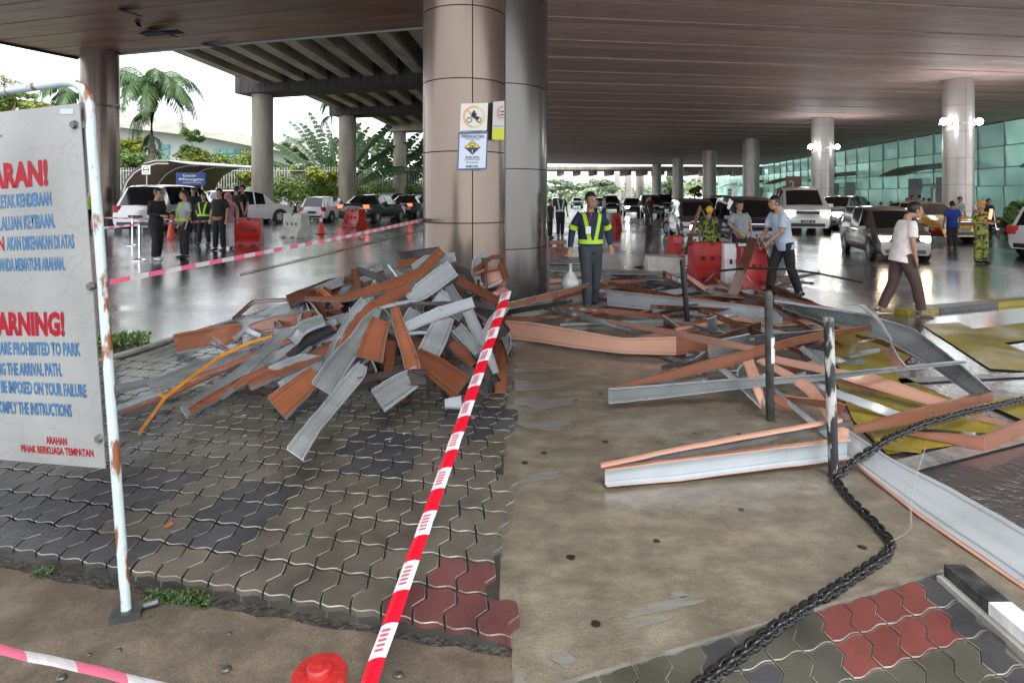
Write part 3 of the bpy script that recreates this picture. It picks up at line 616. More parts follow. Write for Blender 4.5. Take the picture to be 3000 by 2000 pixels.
def tree(name,label,u,v0,Y,crowns,n,size,mats,trunk_r=0.14,seed=1,group=None,flat=0.3,zb=None):
    """crowns: list of (u,v,rpx_x,rpx_y)"""
    x=X(u,Y); e=empty(name,(x,Y,0),label=label,cat='tree',group=group)
    cs=[]; k=Y/F
    for (a,b_,rx,ry) in crowns: cs.append((X(a,Y)-x,random.uniform(-.6,.6)*rx*k,ZV(b_,Y),rx*k,rx*k,ry*k))
    b=MB(); top=max(c[2] for c in cs); zb=min(c[2]-c[5] for c in cs)
    b.tube([(0,0,0),(0.05,0,zb*.5),(0,0.05,zb),(0,0,(zb+top)/2)],[trunk_r,trunk_r*.85,trunk_r*.7,trunk_r*.3],8)
    for c in cs: b.tube([(0,0,min(zb,c[2])*0.8),(c[0]*.5,c[1]*.5,(zb+c[2])/2),(c[0],c[1],c[2])],[trunk_r*.5,trunk_r*.35,trunk_r*.1],5)
    b.build('trunk',M_bark,e,smooth=True)
    sub=[]; rnd=random.Random(seed)
    for c in cs:
        for q in range(9):
            a=Vector((rnd.gauss(0,1),rnd.gauss(0,1),rnd.gauss(0,1))).normalized()*rnd.uniform(.35,.85)
            sub.append((c[0]+a.x*c[3],c[1]+a.y*c[4],c[2]+a.z*c[5],c[3]*.36,c[4]*.36,c[5]*.30))
    v,f=leaves(sub,n,size,seed=seed,flat=flat)
    idx=(np.random.default_rng(seed).random(n)<0.3).astype(int) if len(mats)>1 else None
    leaf_obj('crown',v,f,mats,e,idx); return e
def frond_mesh(b,base,az,el,L,droop,nl,ll,mi=0,wid=0.06,hang=0.6,rnd=random):
    """feather palm frond: rachis plus leaflets"""
    pts=[];d=Vector((math.cos(az)*math.cos(el),math.sin(az)*math.cos(el),math.sin(el))); p=Vector(base); st=L/12
    for i in range(13):
        pts.append(p.copy()); p=p+d*st; d=(d+Vector((0,0,-droop/12*(1+i*0.12)))).normalized()
    b.tube(pts,[0.05*(1-i/14)+0.008 for i in range(13)],4,mi=mi,cap=False)
    for k in range(nl):
        t=0.12+0.88*k/nl; i=min(11,int(t*12)); fr=t*12-i; q=pts[i].lerp(pts[i+1],fr); dd=(pts[i+1]-pts[i]).normalized(); sd=dd.cross(Vector((0,0,1)))
        if sd.length<.05: sd=Vector((1,0,0))
        sd.normalize()
        for sgn in (-1,1):
            l=ll*(math.sin(math.pi*min(1,t*0.85+0.15))*.8+.25)*rnd.uniform(.8,1.15); o=(sd*sgn*0.75+dd*0.45+Vector((0,0,-hang+rnd.uniform(-.25,.25)))).normalized()
            mid=q+o*l*.5; tip=q+o*l*.85+Vector((0,0,-.25*l)); w=dd*wid
            b.add([q-w*.5,q+w*.5,mid+w*.6,tip,mid-w*.6],[(0,1,2,3,4)],mi)
def palm(name,label,u,vbase_z,vc,Y,nf,L,seed,trunk_r=.2,ll=.9):
    x=X(u,Y); zc=ZV(vc,Y); e=empty(name,(x,Y,0),label=label,cat='palm tree')
    MB().tube([(0,0,0),(.06,0,zc*.3),(-.03,0,zc*.6),(0,0,zc-1.6)],[trunk_r*1.5,trunk_r*1.2,trunk_r,trunk_r*.9],12).build('trunk',M_bark,e,smooth=True)
    MB().tube([(0,0,zc-1.6),(0,0,zc-.8),(0,0,zc)],[trunk_r*.95,trunk_r*.9,trunk_r*.5],10).build('crownshaft',M_leafB,e,smooth=True)
    rnd=random.Random(seed)
    for k in range(nf):
        az=2*math.pi*k/nf+rnd.uniform(-.2,.2); el=rnd.uniform(.35,1.25); b=MB()
        frond_mesh(b,(0,0,zc-.2),az,el,L*rnd.uniform(.85,1.1),rnd.uniform(2.0,2.9),62,ll,rnd=rnd,wid=.042)
        b.build('frond',M_leafA,e)
    b=MB()
    for k in range(26):
        az=rnd.uniform(0,6.28); zz=rnd.uniform(zc*.34,zc*.66); frond_mesh(b,(0,0,zz),az,rnd.uniform(-.3,.7),rnd.uniform(.8,1.5),3.0,9,.5,rnd=rnd,wid=.08)
    b.build('clinging_fern',[M_leafD],e)
    for k in range(3):
        b=MB(); frond_mesh(b,(0,0,zc-1.6),2.6+rnd.uniform(0,1.2),0.1,2.6,2.8,22,.7,rnd=rnd); b.build('dead_frond',M_leafA,e)
    return e
palm('palm_tree','tall feathery palm with drooping fronds behind the curved shelter',445,0,262,40,24,4.5,3,.2,1.25)
palm('palm_tree','palm half hidden behind the distant bronze column',236,0,285,46,15,3.9,5,.2,1.1)
palm('palm_tree','small palm peeping from under the flyover end beam',972,0,300,66,9,2.4,8,.12,.6)
tree('tree','bushy green tree between the bronze column and the palm trunk',385,580,48,[(380,430,55,40),(400,490,70,60),(350,470,40,50)],9000,.16,[M_leafB,M_leafY],.2,11)
tree('tree','slim yellow green tree in front of the grey annex windows',560,580,46,[(570,400,30,30),(560,440,50,35),(590,470,60,35),(520,480,55,35),(570,500,75,35)],8500,.13,[M_leafY,M_leafB],.14,12)
tree('tree','spreading green tree beyond the first flyover pier',850,580,62,[(840,430,50,30),(870,470,50,35),(830,500,60,35),(900,500,60,30)],8000,.2,[M_leafB,M_farleaf],.25,13,flat=.6)
tree('tree','yellow flowering tree rising over the sign frame',40,580,44,[(30,290,50,35),(80,310,60,28),(-20,300,60,40),(140,320,50,16)],6000,.13,[M_leafY,M_leafB],.2,14)
tree('tree','sparse bare topped tree at the left edge of the view',20,580,52,[(20,235,30,30),(50,250,26,16)],500,.10,[M_dead,M_leafY],.08,15)
tree('tree','low bright bush tree beside the white distant sheds',700,580,54,[(690,520,50,30),(640,535,40,30),(740,520,40,30)],5000,.16,[M_leafY,M_leafB],.1,16)
tree('tree','low tree behind the fence between the first two piers',930,580,56,[(900,505,50,25),(950,520,50,25)],4000,.18,[M_leafY,M_farleaf],.1,17)
# traveller's palms
def fanpalm(label,u,vt,Y,n,L,seed,mm=M_leafD,vb=585,spread=1.25):
    x=X(u,Y); e=empty('fan_palm',(x,Y,0),label=label,cat='palm'); rnd=random.Random(seed)
    MB().tube([(0,0,0),(0,0,1.4)],[.3,.25],8).build('trunk',M_bark,e)
    for k in range(n):
        a=spread*(2*k/(n-1)-1)+rnd.uniform(-.1,.1); l=L*rnd.uniform(.8,1.1); yy=rnd.uniform(-.5,.5)
        pts=[Vector((0,0,1.1))]; d=Vector((math.sin(a),yy*.3,math.cos(a))).normalized()
        for i in range(10): pts.append(pts[-1]+d*l/10); d=(d+Vector((math.copysign(.02,a),0,-.05*i*.35))).normalized()
        b=MB(); b.tube(pts,[.05]*6+[.03]*5,4,cap=False)
        sd=Vector((math.cos(a),.35+yy,-math.sin(a))).normalized()
        for i in range(4,10):
            w0=.36*math.sin(math.pi*(i-3.6)/7); w1_=.36*math.sin(math.pi*(i-2.6)/7)
            for sg_ in (-1,1):
                for s_ in range(2):
                    f0=s_/2; f1=(s_+.86)/2; p0=pts[i].lerp(pts[i+1],f0); p1=pts[i].lerp(pts[i+1],f1); ww=w0+(w1_-w0)*f0+rnd.uniform(-.06,.06)
                    dz=Vector((0,0,-.12)); b.add([p0,p1,p1+sd*sg_*ww+dz,p0+sd*sg_*ww+dz],[(0,1,2,3)])
        b.build('leaf',mm,e)
    return e
fanpalm('large traveller palm spreading left of the second pier',985,350,60,21,9.6,21,M_leafD,spread=1.0)
fanpalm('dense traveller palm between second and third pier',1095,380,65,26,9.4,22,M_leafD,spread=1.0)
fanpalm('pale banana clump by the third pier',1140,400,68,13,8.6,23,M_leafB,spread=.7)
fanpalm('fan palm half hidden by the bronze column edge',1225,420,66,15,8.6,24,M_leafD,spread=1.1)
fanpalm('brown dying fan palm under the flyover',1065,330,67,6,9.4,25,M_dead,spread=.35)
fanpalm('brown and green palm behind the third pier',1200,350,70,7,9.0,26,M_dead,spread=.5)
# hedge + fence
hv=[]; 
cs=[(X(u,43)+random.uniform(-.2,.2),43+random.uniform(-.6,.6),0.9+random.uniform(-.15,.55)+ (0.5 if 790<u<1010 else 0),.75,.7,1.0) for u in range(330,1300,13)]
cs=[(X(uu,43+(uu-330)*.022),c[1]+(uu-330)*.022,c[2]*(1+(uu-330)*.0005),c[3]*1.2,c[4],c[5]*(1+(uu-330)*.0004)) for uu,c in zip(range(330,1300,13),cs)]
v,f=leaves(cs,26000,.13,seed=31,flat=.2); he=empty('hedge',(0,0,0),label='long clipped green hedge in front of the picket fence',cat='hedge')
leaf_obj('foliage',v,f,[M_leafH,M_leafB],he,(np.random.default_rng(3).random(26000)<.4).astype(int))
cs=[(X(u,40)+0,40,0.35,.6,.5,.45) for u in range(335,430,12)]; v,f=leaves(cs,2500,.12,seed=33)
leaf_obj('foliage',v,f,[M_leafY],tag(empty('flower_bed',(0,0,0)),'low bright green plants at the foot of the shelter','plants'))
fe=empty('picket_fence',(0,0,0),label='pale tall picket fence running behind the hedge and parked cars',cat='fence')
YF=45.0; pk=MB(); pk.box((0,0,2.0),(0.07,0.04,3.6)); pkm=pk.mesh('picket',M_trim)
for i in range(125):
    t_=i/124; uu=300+960*t_; yy=YF+(uu-330)*.022
    o=bpy.data.objects.new('picket',pkm); link(o,fe); o.location=(X(uu,yy),yy,0.0); o.scale=(1,1,1+.3*t_)
for z in (0.5,3.55):
    a_=Vector((X(300,YF-.66),YF-.66+.06,z)); b__=Vector((X(1260,YF+20.5),YF+20.5+.06,z*1.28)); MB().tube([a_,b__],.035,4).build('rail',M_trim,fe)
# climbing foliage seen through the fence
cs=[(X(u,47+(u-330)*.022),47+(u-330)*.022,random.uniform(1.2,3.2 if u>760 else 4.8)*(1+(u-330)*.0004),1.2,.5,1.1) for u in range(330,1240,14)]; v,f=leaves(cs,24000,.14,seed=35)
tag(leaf_obj('shrubbery',v,f,[M_leafY,M_leafB],None,(np.random.default_rng(5).random(24000)<.5).astype(int)),kind='stuff')
# distant white sheds
for (u,v0,v1,wpx,lab,Y) in ((930,470,560,110,'white distant shed behind the traveller palm',95),(880,405,450,60,'pale far building top above the green tree',120)):
    e=empty('building',(X(u,Y),Y,0),label=lab,cat='building'); z1=ZV(v0,Y); ww=wpx*Y/F
    MB().box((0,0,z1/2),(ww,6,z1)).build('wall',M_bldw,e); MB().box((0,-3.1,z1-.3),(ww*1.06,.4,.5)).build('roof_edge',M_trim,e)
    for i in range(5): MB().box((-ww/2+ww*(i+.5)/5,-3.02,z1*.55),(ww/8,.1,z1*.2)).build('window',M_tw,e)
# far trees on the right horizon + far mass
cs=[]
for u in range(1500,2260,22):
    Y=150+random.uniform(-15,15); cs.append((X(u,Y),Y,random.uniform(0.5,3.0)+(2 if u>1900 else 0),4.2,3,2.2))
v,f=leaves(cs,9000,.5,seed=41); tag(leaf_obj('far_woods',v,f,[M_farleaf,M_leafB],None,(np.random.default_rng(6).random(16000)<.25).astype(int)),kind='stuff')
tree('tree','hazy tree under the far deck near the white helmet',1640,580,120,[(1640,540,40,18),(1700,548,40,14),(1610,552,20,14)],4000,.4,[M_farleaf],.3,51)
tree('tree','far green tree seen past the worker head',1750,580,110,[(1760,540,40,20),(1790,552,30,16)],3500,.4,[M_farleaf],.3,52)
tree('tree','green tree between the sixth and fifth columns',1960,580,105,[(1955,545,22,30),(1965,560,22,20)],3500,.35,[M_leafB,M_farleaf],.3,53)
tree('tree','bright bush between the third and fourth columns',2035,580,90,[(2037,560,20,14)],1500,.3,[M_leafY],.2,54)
for k in range(14):
    pass
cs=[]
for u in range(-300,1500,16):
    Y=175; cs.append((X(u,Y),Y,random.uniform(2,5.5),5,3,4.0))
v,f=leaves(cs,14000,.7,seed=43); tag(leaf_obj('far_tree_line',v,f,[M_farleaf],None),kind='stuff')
# curved shelter
sh=empty('shelter',(0,0,0),label='curved bronze walkway shelter behind the silver car',cat='shelter')
M_shel=mat('bronze_sheet',(0.09,0.06,0.045),0.45,0.3); M_shelt=mat('pale_roof_sheet',(0.5,0.5,0.5),0.4)
Ysf,Ysb=37.0,44.0
arc=[(355,600),(357,560),(368,530),(390,503),(420,485),(455,476),(490,476)]
f0=[P(u,v,Ysf) for u,v in arc]; dx=X(535,Ysb)-X(430,Ysf)
vs=[];
for p in f0: vs+=[p,p+Vector((2.3,7.0,0))]
fs=[(2*i,2*i+1,2*i+3,2*i+2) for i in range(len(f0)-1)]
o=MB().add(vs,fs).build('hood',M_shel,sh,smooth=True); md=o.modifiers.new('s','SOLIDIFY'); md.thickness=0.08
tp=[f0[-3],f0[-2],f0[-1],f0[-1]+Vector((1.6,0,-.25))]
vs=[]
for p in tp: vs+=[p+Vector((0,0,.1)),p+Vector((2.3,7.0,.1))]
o=MB().add(vs,[(2*i,2*i+1,2*i+3,2*i+2) for i in range(3)]).build('roof_sheet',M_shelt,sh,smooth=True); md=o.modifiers.new('s','SOLIDIFY'); md.thickness=0.05
for k in range(3):
    of=Vector((0.7*k,2.2*k+.05,0)); pts=[Vector((f0[0].x+.25,Ysf,0))+of]+[p+of+Vector((.05,0,-.08)) for p in f0]
    MB().tube(pts,.05,6).build('rib',M_trim,sh,smooth=True)
# small square notice on a pole and the blue direction sign
np_=empty('notice_post',(X(430,35),35,0),label='small white square notice on a pole before the shelter',cat='sign')
MB().tube([(0,0,0),(0,0,ZV(510,35))],.035,8).build('pole',M_trim,np_); zc=ZV(498,35)
MB().box((0,-.06,zc),(.5,.03,.55)).build('plate',M_white,np_)
b=MB(); b.tube([(.18*math.cos(a),-.08,zc+.18*math.sin(a)) for a in [i*math.pi/8 for i in range(17)]],.018,4); b.box((0,-.085,zc),(.3,.01,.06)); b.build('symbol',M_dgrey,np_)
M_blue=mat('sign_blue',(0.01,0.055,0.24),0.4); Yb=33.
bs=empty('blue_sign',(0,0,0),label='blue sign reading Kawasan Pemunggahan above the silver car roof',cat='sign')
A,B=P(517,506,Yb),P(602,503,Yb); zb_=ZV(543,Yb)
MB().box(((A.x+B.x)/2,Yb,(A.z+zb_)/2),((B.x-A.x),.08,A.z-zb_)).build('board',M_blue,bs)
for u in (530,590): MB().tube([(X(u,Yb),Yb+.08,0),(X(u,Yb),Yb+.08,zb_+.3)],.05,6).build('post',M_trim,bs)
def tx(s,u0,u1,vb,vt,m,par,Y,**k): return text_on(s,P(u0,vb,Y),P(u1,vb,Y),P(u1,vt,Y),m,par,off=.004,**k)
tx('Kawasan',536,574,518,510,M_white,bs,Yb-.045); tx('Pemunggahan',536,596,529,521,M_white,bs,Yb-.045); tx('Loading & Unloading',536,590,537,532,M_white,bs,Yb-.045,bold=.0)
b=MB(); p=P(523,525,Yb-.05); b.add([p,p+Vector((.1,0,.08)),p+Vector((.1,0,-.08))],[(0,2,1)]); b.box((p.x+.15,p.y,p.z),(.16,.006,.05)); b.build('arrow',M_white,bs)
# ---------------------------------------------------------------- WARNING SIGN
M_post=mat('pale_blue_paint_rusty',(0.42,0.50,0.52),0.4,col2=(0.20,0.07,0.025),nscale=16,contrast=(0.53,0.58),bump=0.25,bscale=30,stretch=(1,1,0.35))
ms=bpy.data.materials.new('crazed_sign_sheet'); ms.use_nodes=True; n_=ms.node_tree.nodes; l_=ms.node_tree.links; b_=n_['Principled BSDF']; b_.inputs['Roughness'].default_value=0.35
tc=n_.new('ShaderNodeTexCoord'); mp=n_.new('ShaderNodeMapping'); mp.inputs['Scale'].default_value=(1,1,1); mp.inputs['Rotation'].default_value=(0,R(35),0); l_.new(tc.outputs['Object'],mp.inputs[0])
nz=n_.new('ShaderNodeTexNoise'); nz.inputs['Scale'].default_value=5; l_.new(mp.outputs[0],nz.inputs['Vector']); mx=n_.new('ShaderNodeMixRGB'); mx.inputs[0].default_value=0.12; l_.new(mp.outputs[0],mx.inputs[1]); l_.new(nz.outputs['Color'],mx.inputs[2])
vs_=n_.new('ShaderNodeMapping'); vs_.inputs['Scale'].default_value=(5,5,17); l_.new(mx.outputs[0],vs_.inputs[0])
vo=n_.new('ShaderNodeTexVoronoi'); vo.feature='DISTANCE_TO_EDGE'; vo.inputs['Scale'].default_value=1; l_.new(vs_.outputs[0],vo.inputs['Vector'])
cr=n_.new('ShaderNodeValToRGB'); cr.color_ramp.elements[0].position=0.0; cr.color_ramp.elements[0].color=(0.20,0.195,0.18,1); cr.color_ramp.elements[1].position=0.016; cr.color_ramp.elements[1].color=(0.235,0.24,0.235,1)
l_.new(vo.outputs['Distance'],cr.inputs[0]); st=n_.new('ShaderNodeTexNoise'); st.inputs['Scale'].default_value=2.5; st.inputs['Detail'].default_value=6; l_.new(mp.outputs[0],st.inputs['Vector'])
sr=n_.new('ShaderNodeMapRange'); sr.inputs[1].default_value=.3; sr.inputs[2].default_value=.7; sr.inputs[3].default_value=.78; sr.inputs[4].default_value=1.12; l_.new(st.outputs['Fac'],sr.inputs[0])
mu=n_.new('ShaderNodeMixRGB'); mu.blend_type='MULTIPLY'; mu.inputs[0].default_value=1; l_.new(cr.outputs[0],mu.inputs[1]); l_.new(sr.outputs[0],mu.inputs[2]); l_.new(mu.outputs[0],b_.inputs['Base Color'])
bp_=n_.new('ShaderNodeBump'); bp_.inputs['Strength'].default_value=.35; bp_.inputs['Distance'].default_value=.01; l_.new(st.outputs['Fac'],bp_.inputs['Height']); l_.new(bp_.outputs[0],b_.inputs['Normal'])
M_tred=mat('sign_red_ink',(0.26,0.003,0.012),0.5,spec=0.2); M_tblue=mat('sign_blue_ink',(0.006,0.07,0.19),0.4,col2=(0.015,0.12,0.26),nscale=30); M_tnavy=mat('sign_navy_ink',(0.02,0.05,0.16),0.4)
base=G(372,1810); ws=empty('warning_sign',(0,0,0),label='large white warning board with red and blue lettering on a rusty tube frame',cat='sign')
Yp_=base.y
tubepx=[(372,1812),(345,1450),(318,1080),(290,680),(268,400),(264,320),(258,285),(240,256),(215,243),(190,242)]
pts=[P(u,v,Yp_) for u,v in tubepx]; top=pts[-1]
pl=[P(0,269,2.47),P(-330,309,2.9)]
MB().tube(pts+pl,[0.0175]*len(pts+pl),14,ref=Vector((0,1,0))).build('tube_frame',M_post,ws,smooth=True)
lp=pl[-1]; MB().tube([lp,Vector((lp.x-0.1,lp.y+0.03,lp.z-.1)),Vector((lp.x-0.12,lp.y+.03,0))],[0.0175]*3,12,ref=Vector((0,1,0))).build('tube_frame',M_post,ws,smooth=True)
MB().tube([P(243,300,2.26),P(250,560,2.26)],.009,8).build('inner_rod',M_dgrey,ws)
TR=P(232,303,2.19); BR=P(308,1372,2.19); LM=P(0,836,2.335)
pn=(BR-TR).cross(LM-TR).normalized(); 
def onplane(u,v,pn=pn,p0=TR):
    o=Vector((0,0,H)); d=P(u,v,1)-o; return o+d*((p0-o).dot(pn)/d.dot(pn))
if pn.y>0: pn=-pn
TL=onplane(-300,361); BL=onplane(-300,1320)
bk=-pn*0.004
MB().add([TL,TR,BR,BL,TL+bk,TR+bk,BR+bk,BL+bk],[(0,3,2,1),(4,5,6,7),(0,1,5,4),(1,2,6,5),(2,3,7,6),(3,0,4,7)]).build('board',ms,ws)
T=[('AMARAN!',-105,556,142,539,470,M_tred,.05),('MELETAK KENDERAAN',-25,611,152,600.5,562,M_tblue,.032),('SEPANJANG LALUAN KETIBAAN.',-100,680,162,665,626,M_tblue,.032),
('N',-4,734,14,732,694,M_tred,.03),('AKAN DIKENAKAN DI ATAS',21,732,219,726,687,M_tblue,.032),('ANDA MEMATUHI ARAHAN.',0,793,191,790,753,M_tblue,.032),
('WARNING!',-55,977,191,980,916,M_tred,.05),('VEHICLES ARE PROHIBITED TO PARK',-80,1035,237,1041,1004,M_tblue,.032),('ALONG THE ARRIVAL PATH.',-42,1096,183,1100,1064,M_tblue,.032),
('BE IMPOSED ON YOUR FAILURE',5,1148,255,1162,1126,M_tblue,.032),('COMPLY THE INSTRUCTIONS',-12,1207,212,1219,1184,M_tblue,.032),('ARAHAN',137,1298,198,1303,1282,M_tred,.03),('PIHAK BERKUASA TEMPATAN',64,1322,276,1337,1316,M_tred,.03),('L',-8,401,7,400,378,M_tnavy,.03)]
for s,u0,v0,u1,v1,vt,m,bo in T:
    A=onplane(u0,v0);B=onplane(u1,v1);C=onplane(u1-3,vt); text_on(s,A,B,C,m,ws,bold=bo,off=.0015)
def plate_on(u0,v0,u1,v1,m,name,t=.002):
    a,b2,c,d=onplane(u0,v0),onplane(u1,v0),onplane(u1,v1),onplane(u0,v1); o=pn*t
    MB().add([a+o,b2+o,c+o,d+o,a,b2,c,d],[(0,3,2,1),(4,5,6,7),(0,1,5,4),(1,2,6,5),(2,3,7,6),(3,0,4,7)]).build(name,m,ws)
plate_on(178,319,216,335,mat('grey_sticker',(0.35,0.42,0.46),.4),'sticker')
for (u,v) in ((219,366),(268,838),(292,1283)):
    p=onplane(u,v); b=MB(); b.tube([p+pn*.001,p+pn*.012],[.017,.013],12); b.tube([p+pn*-.01+Vector((.0,0,0)),P(u+42,v+2,Yp_)],.007,6); b.box(P(u+22,v,2.2),(.03,.012,.026)); b.build('clamp_bolt',M_dgrey,ws,smooth=True)
pb=base; b=MB(); b.box((pb.x,pb.y,.02),(.10,.07,.03),R(20)); b.tube([(pb.x-.05,pb.y,.015),(pb.x+.09,pb.y+.05,.03)],.012,6); b.build('foot_plate',M_dgrey,ws)
# weeds and pebbles
v,f=leaves([(G(a,c).x,G(a,c).y,.02,.05,.03,.025) for a,c in ((470,1760),(510,1765),(550,1770),(590,1780),(130,1690),(450,1765),(570,1762))],1100,.008,seed=61)
tag(leaf_obj('weeds',v,f,[MATS['dark_weed'] if 'dark_weed' in MATS else mat('dark_weed',(0.02,0.05,0.012),.6,col2=(0.05,0.09,0.02),nscale=30)],None),kind='stuff')
gv=[]
for u,v in ((330,1015),(370,1010),(405,1004),(440,1000),(390,1008),(350,1012)): p=G(u,v); gv.append((p.x-.1,p.y,.05,.12,.06,.08))
v,f=leaves(gv,500,.03,seed=62); tag(leaf_obj('kerb_grass',v,f,[M_leafB],None),kind='stuff')
# ---------------------------------------------------------------- NOTICES ON COLUMN
def plate(e,corners,th,m,name='plate'):
    c=[Vector(x) for x in corners]; n=(c[1]-c[0]).cross(c[3]-c[0]).normalized()
    if n.y>0: n=-n
    k=-n*th
    vs=c+[x+k for x in c]; return MB().add(vs,[(0,3,2,1),(4,5,6,7),(0,1,5,4),(1,2,6,5),(2,3,7,6),(3,0,4,7)]).build(name,m,e)
YN=6.49
def quad(u0,v0,u1,v1,Y,du=0): return [P(u0,v0,Y),P(u1,v0-2,Y),P(u1-du,v1-2,Y),P(u0-du,v1,Y)]
n1=empty('notice',P(1389,343,YN),label='square no motorcycles notice with faded orange ring on the bronze column',cat='notice'); n1.location=(0,0,0)
plate(n1,quad(1351,304,1430,384,YN,4),.01,mat('cream_plate',(0.62,0.62,0.56),.4))
M_or=mat('faded_orange_ink',(0.65,0.35,0.16),.5); M_cr=mat('pale_ring_ink',(0.55,0.53,0.36),.5)
cx,cz=P(1389,343,YN).x,P(1389,343,YN).z; rr=.125
def ring(e,cx,cz,Y,r,w,m,a0=0,a1=360,name='ring'):
    b=MB(); N=28; vs=[]
    for i in range(N+1):
        a=R(a0+(a1-a0)*i/N); vs+=[(cx+(r-w)*math.cos(a),Y,cz+(r-w)*math.sin(a)),(cx+r*math.cos(a),Y,cz+r*math.sin(a))]
    b.add(vs,[(2*i,2*i+1,2*i+3,2*i+2) for i in range(N)]); return b.build(name,m,e)
ring(n1,cx,cz,YN-.002,rr,.024,M_or,70,260); ring(n1,cx,cz,YN-.002,rr,.024,M_cr,-100,70)
b=MB(); b.box((cx,YN-.003,cz),(.2,.001,.022),M=Matrix.Rotation(R(45),4,'Y')); b.build('slash',M_or,n1)
b=MB()
for q in (-.055,.055):
    for i in range(12):
        a=i*math.pi/6; b.box((cx+q+.026*math.cos(a),YN-.006,cz-.035+.026*math.sin(a)),(.014,.001,.008),M=Matrix.Rotation(-a+R(90),4,'Y'))
b.box((cx+.01,YN-.006,cz),(.09,.001,.04),M=Matrix.Rotation(R(28),4,'Y')); b.box((cx+.0,YN-.006,cz+.035),(.05,.001,.04),M=Matrix.Rotation(R(40),4,'Y')); b.ball((cx-.0,YN-.006,cz+.058),(.014,.001,.014)); b.build('motorcycle_symbol',M_black,n1)
n2=empty('notice',(0,0,0),label='blue bordered clamping zone notice with yellow diamond on the bronze column',cat='notice')
M_nb=mat('notice_blue',(0.035,0.09,0.22),.4); M_nw=mat('notice_white',(0.55,0.60,0.70),.4); M_ny=mat('notice_yellow',(0.72,0.56,0.01),.4)
plate(n2,quad(1343,388,1430,499,YN,4),.01,M_nb,'border'); plate(n2,quad(1347,394,1426,494,YN-.003,4),.002,M_nw,'panel')
def ntx(s,u0,u1,vb,vt,m,e=n2,Y=YN-.006,bold=.02): return text_on(s,P(u0,vb,Y),P(u1,vb,Y),P(u1,vt,Y),m,e,bold=bold,off=.0005)
M_nd=mat('notice_navy',(0.02,0.03,0.07),.5)
ntx('PERINGATAN',1352,1418,404,395,M_nd); ntx('(AMARAN KERAS)',1364,1407,409.5,405.5,M_nd,bold=0); ntx('ZON SITA',1363,1405,465,458,M_nd); ntx('(CLAMPING ZONE)',1361,1406,470,466.5,M_nd,bold=0); ntx('(Kompaun)',1366,1401,478,473,M_nd,bold=0); ntx('RM100',1365,1401,491,484,M_nd)
dc=P(1384,432,YN-.006); hw=.092; hh=.083
MB().add([dc+Vector((-hw,0,0)),dc+Vector((0,0,-hh)),dc+Vector((hw,0,0)),dc+Vector((0,0,hh))],[(0,1,2,3)]).build('diamond_edge',M_nd,n2)
k=.9; d2=dc+Vector((0,-.002,0)); MB().add([d2+Vector((-hw*k,0,-.002)),d2+Vector((hw*k,0,-.002)),d2+Vector((0,0,hh*k))],[(0,1,2)]).build('diamond_top',M_ny,n2)
ring(n2,dc.x,dc.z+.018,dc.y-.004,.034,.009,M_nd,-30,210); b=MB(); b.box((dc.x,dc.y-.004,dc.z+.012),(.025,.001,.022)); b.box((dc.x,dc.y-.004,dc.z-.006),(.085,.001,.008)); b.build('clamp_symbol',M_nd,n2)
MB().box((dc.x,dc.y-.004,dc.z-.042),(.007,.001,.035)).build('mark',M_nw,n2)
n3=empty('notice',(0,0,0),label='white and yellow no smoking notice at the right edge of the bronze column',cat='notice')
YQ=6.56
plate(n3,[P(1446,299,YQ),P(1478,296,YQ+.12),P(1477,410,YQ+.12),P(1442,408,YQ)],.008,mat('notice_paper',(0.6,0.6,0.6),.4),'panel'); plate(n3,[P(1443,375,YQ-.005),P(1477,376,YQ+.11),P(1477,410,YQ+.11),P(1442,409,YQ-.005)],.002,mat('notice_lime',(0.62,0.62,0.03),.4),'lower_panel')
c3=P(1477,333,YQ-.01+.1); ring(n3,c3.x,c3.z,YQ+.0,.075,.014,mat('pink_ring',(0.6,0.05,0.1),.4),95,265); ntx('DILARANG',1447,1475,372,367,M_nd,n3,YQ-.012,bold=0)
b=MB(); b.box((P(1471,0,YQ).x,YQ-.012,P(0,328,YQ).z),(.045,.001,.014)); b.box((P(1471,0,YQ).x,YQ-.012,P(0,337,YQ).z),(.045,.001,.014)); b.build('cigarette_symbol',M_nd,n3)
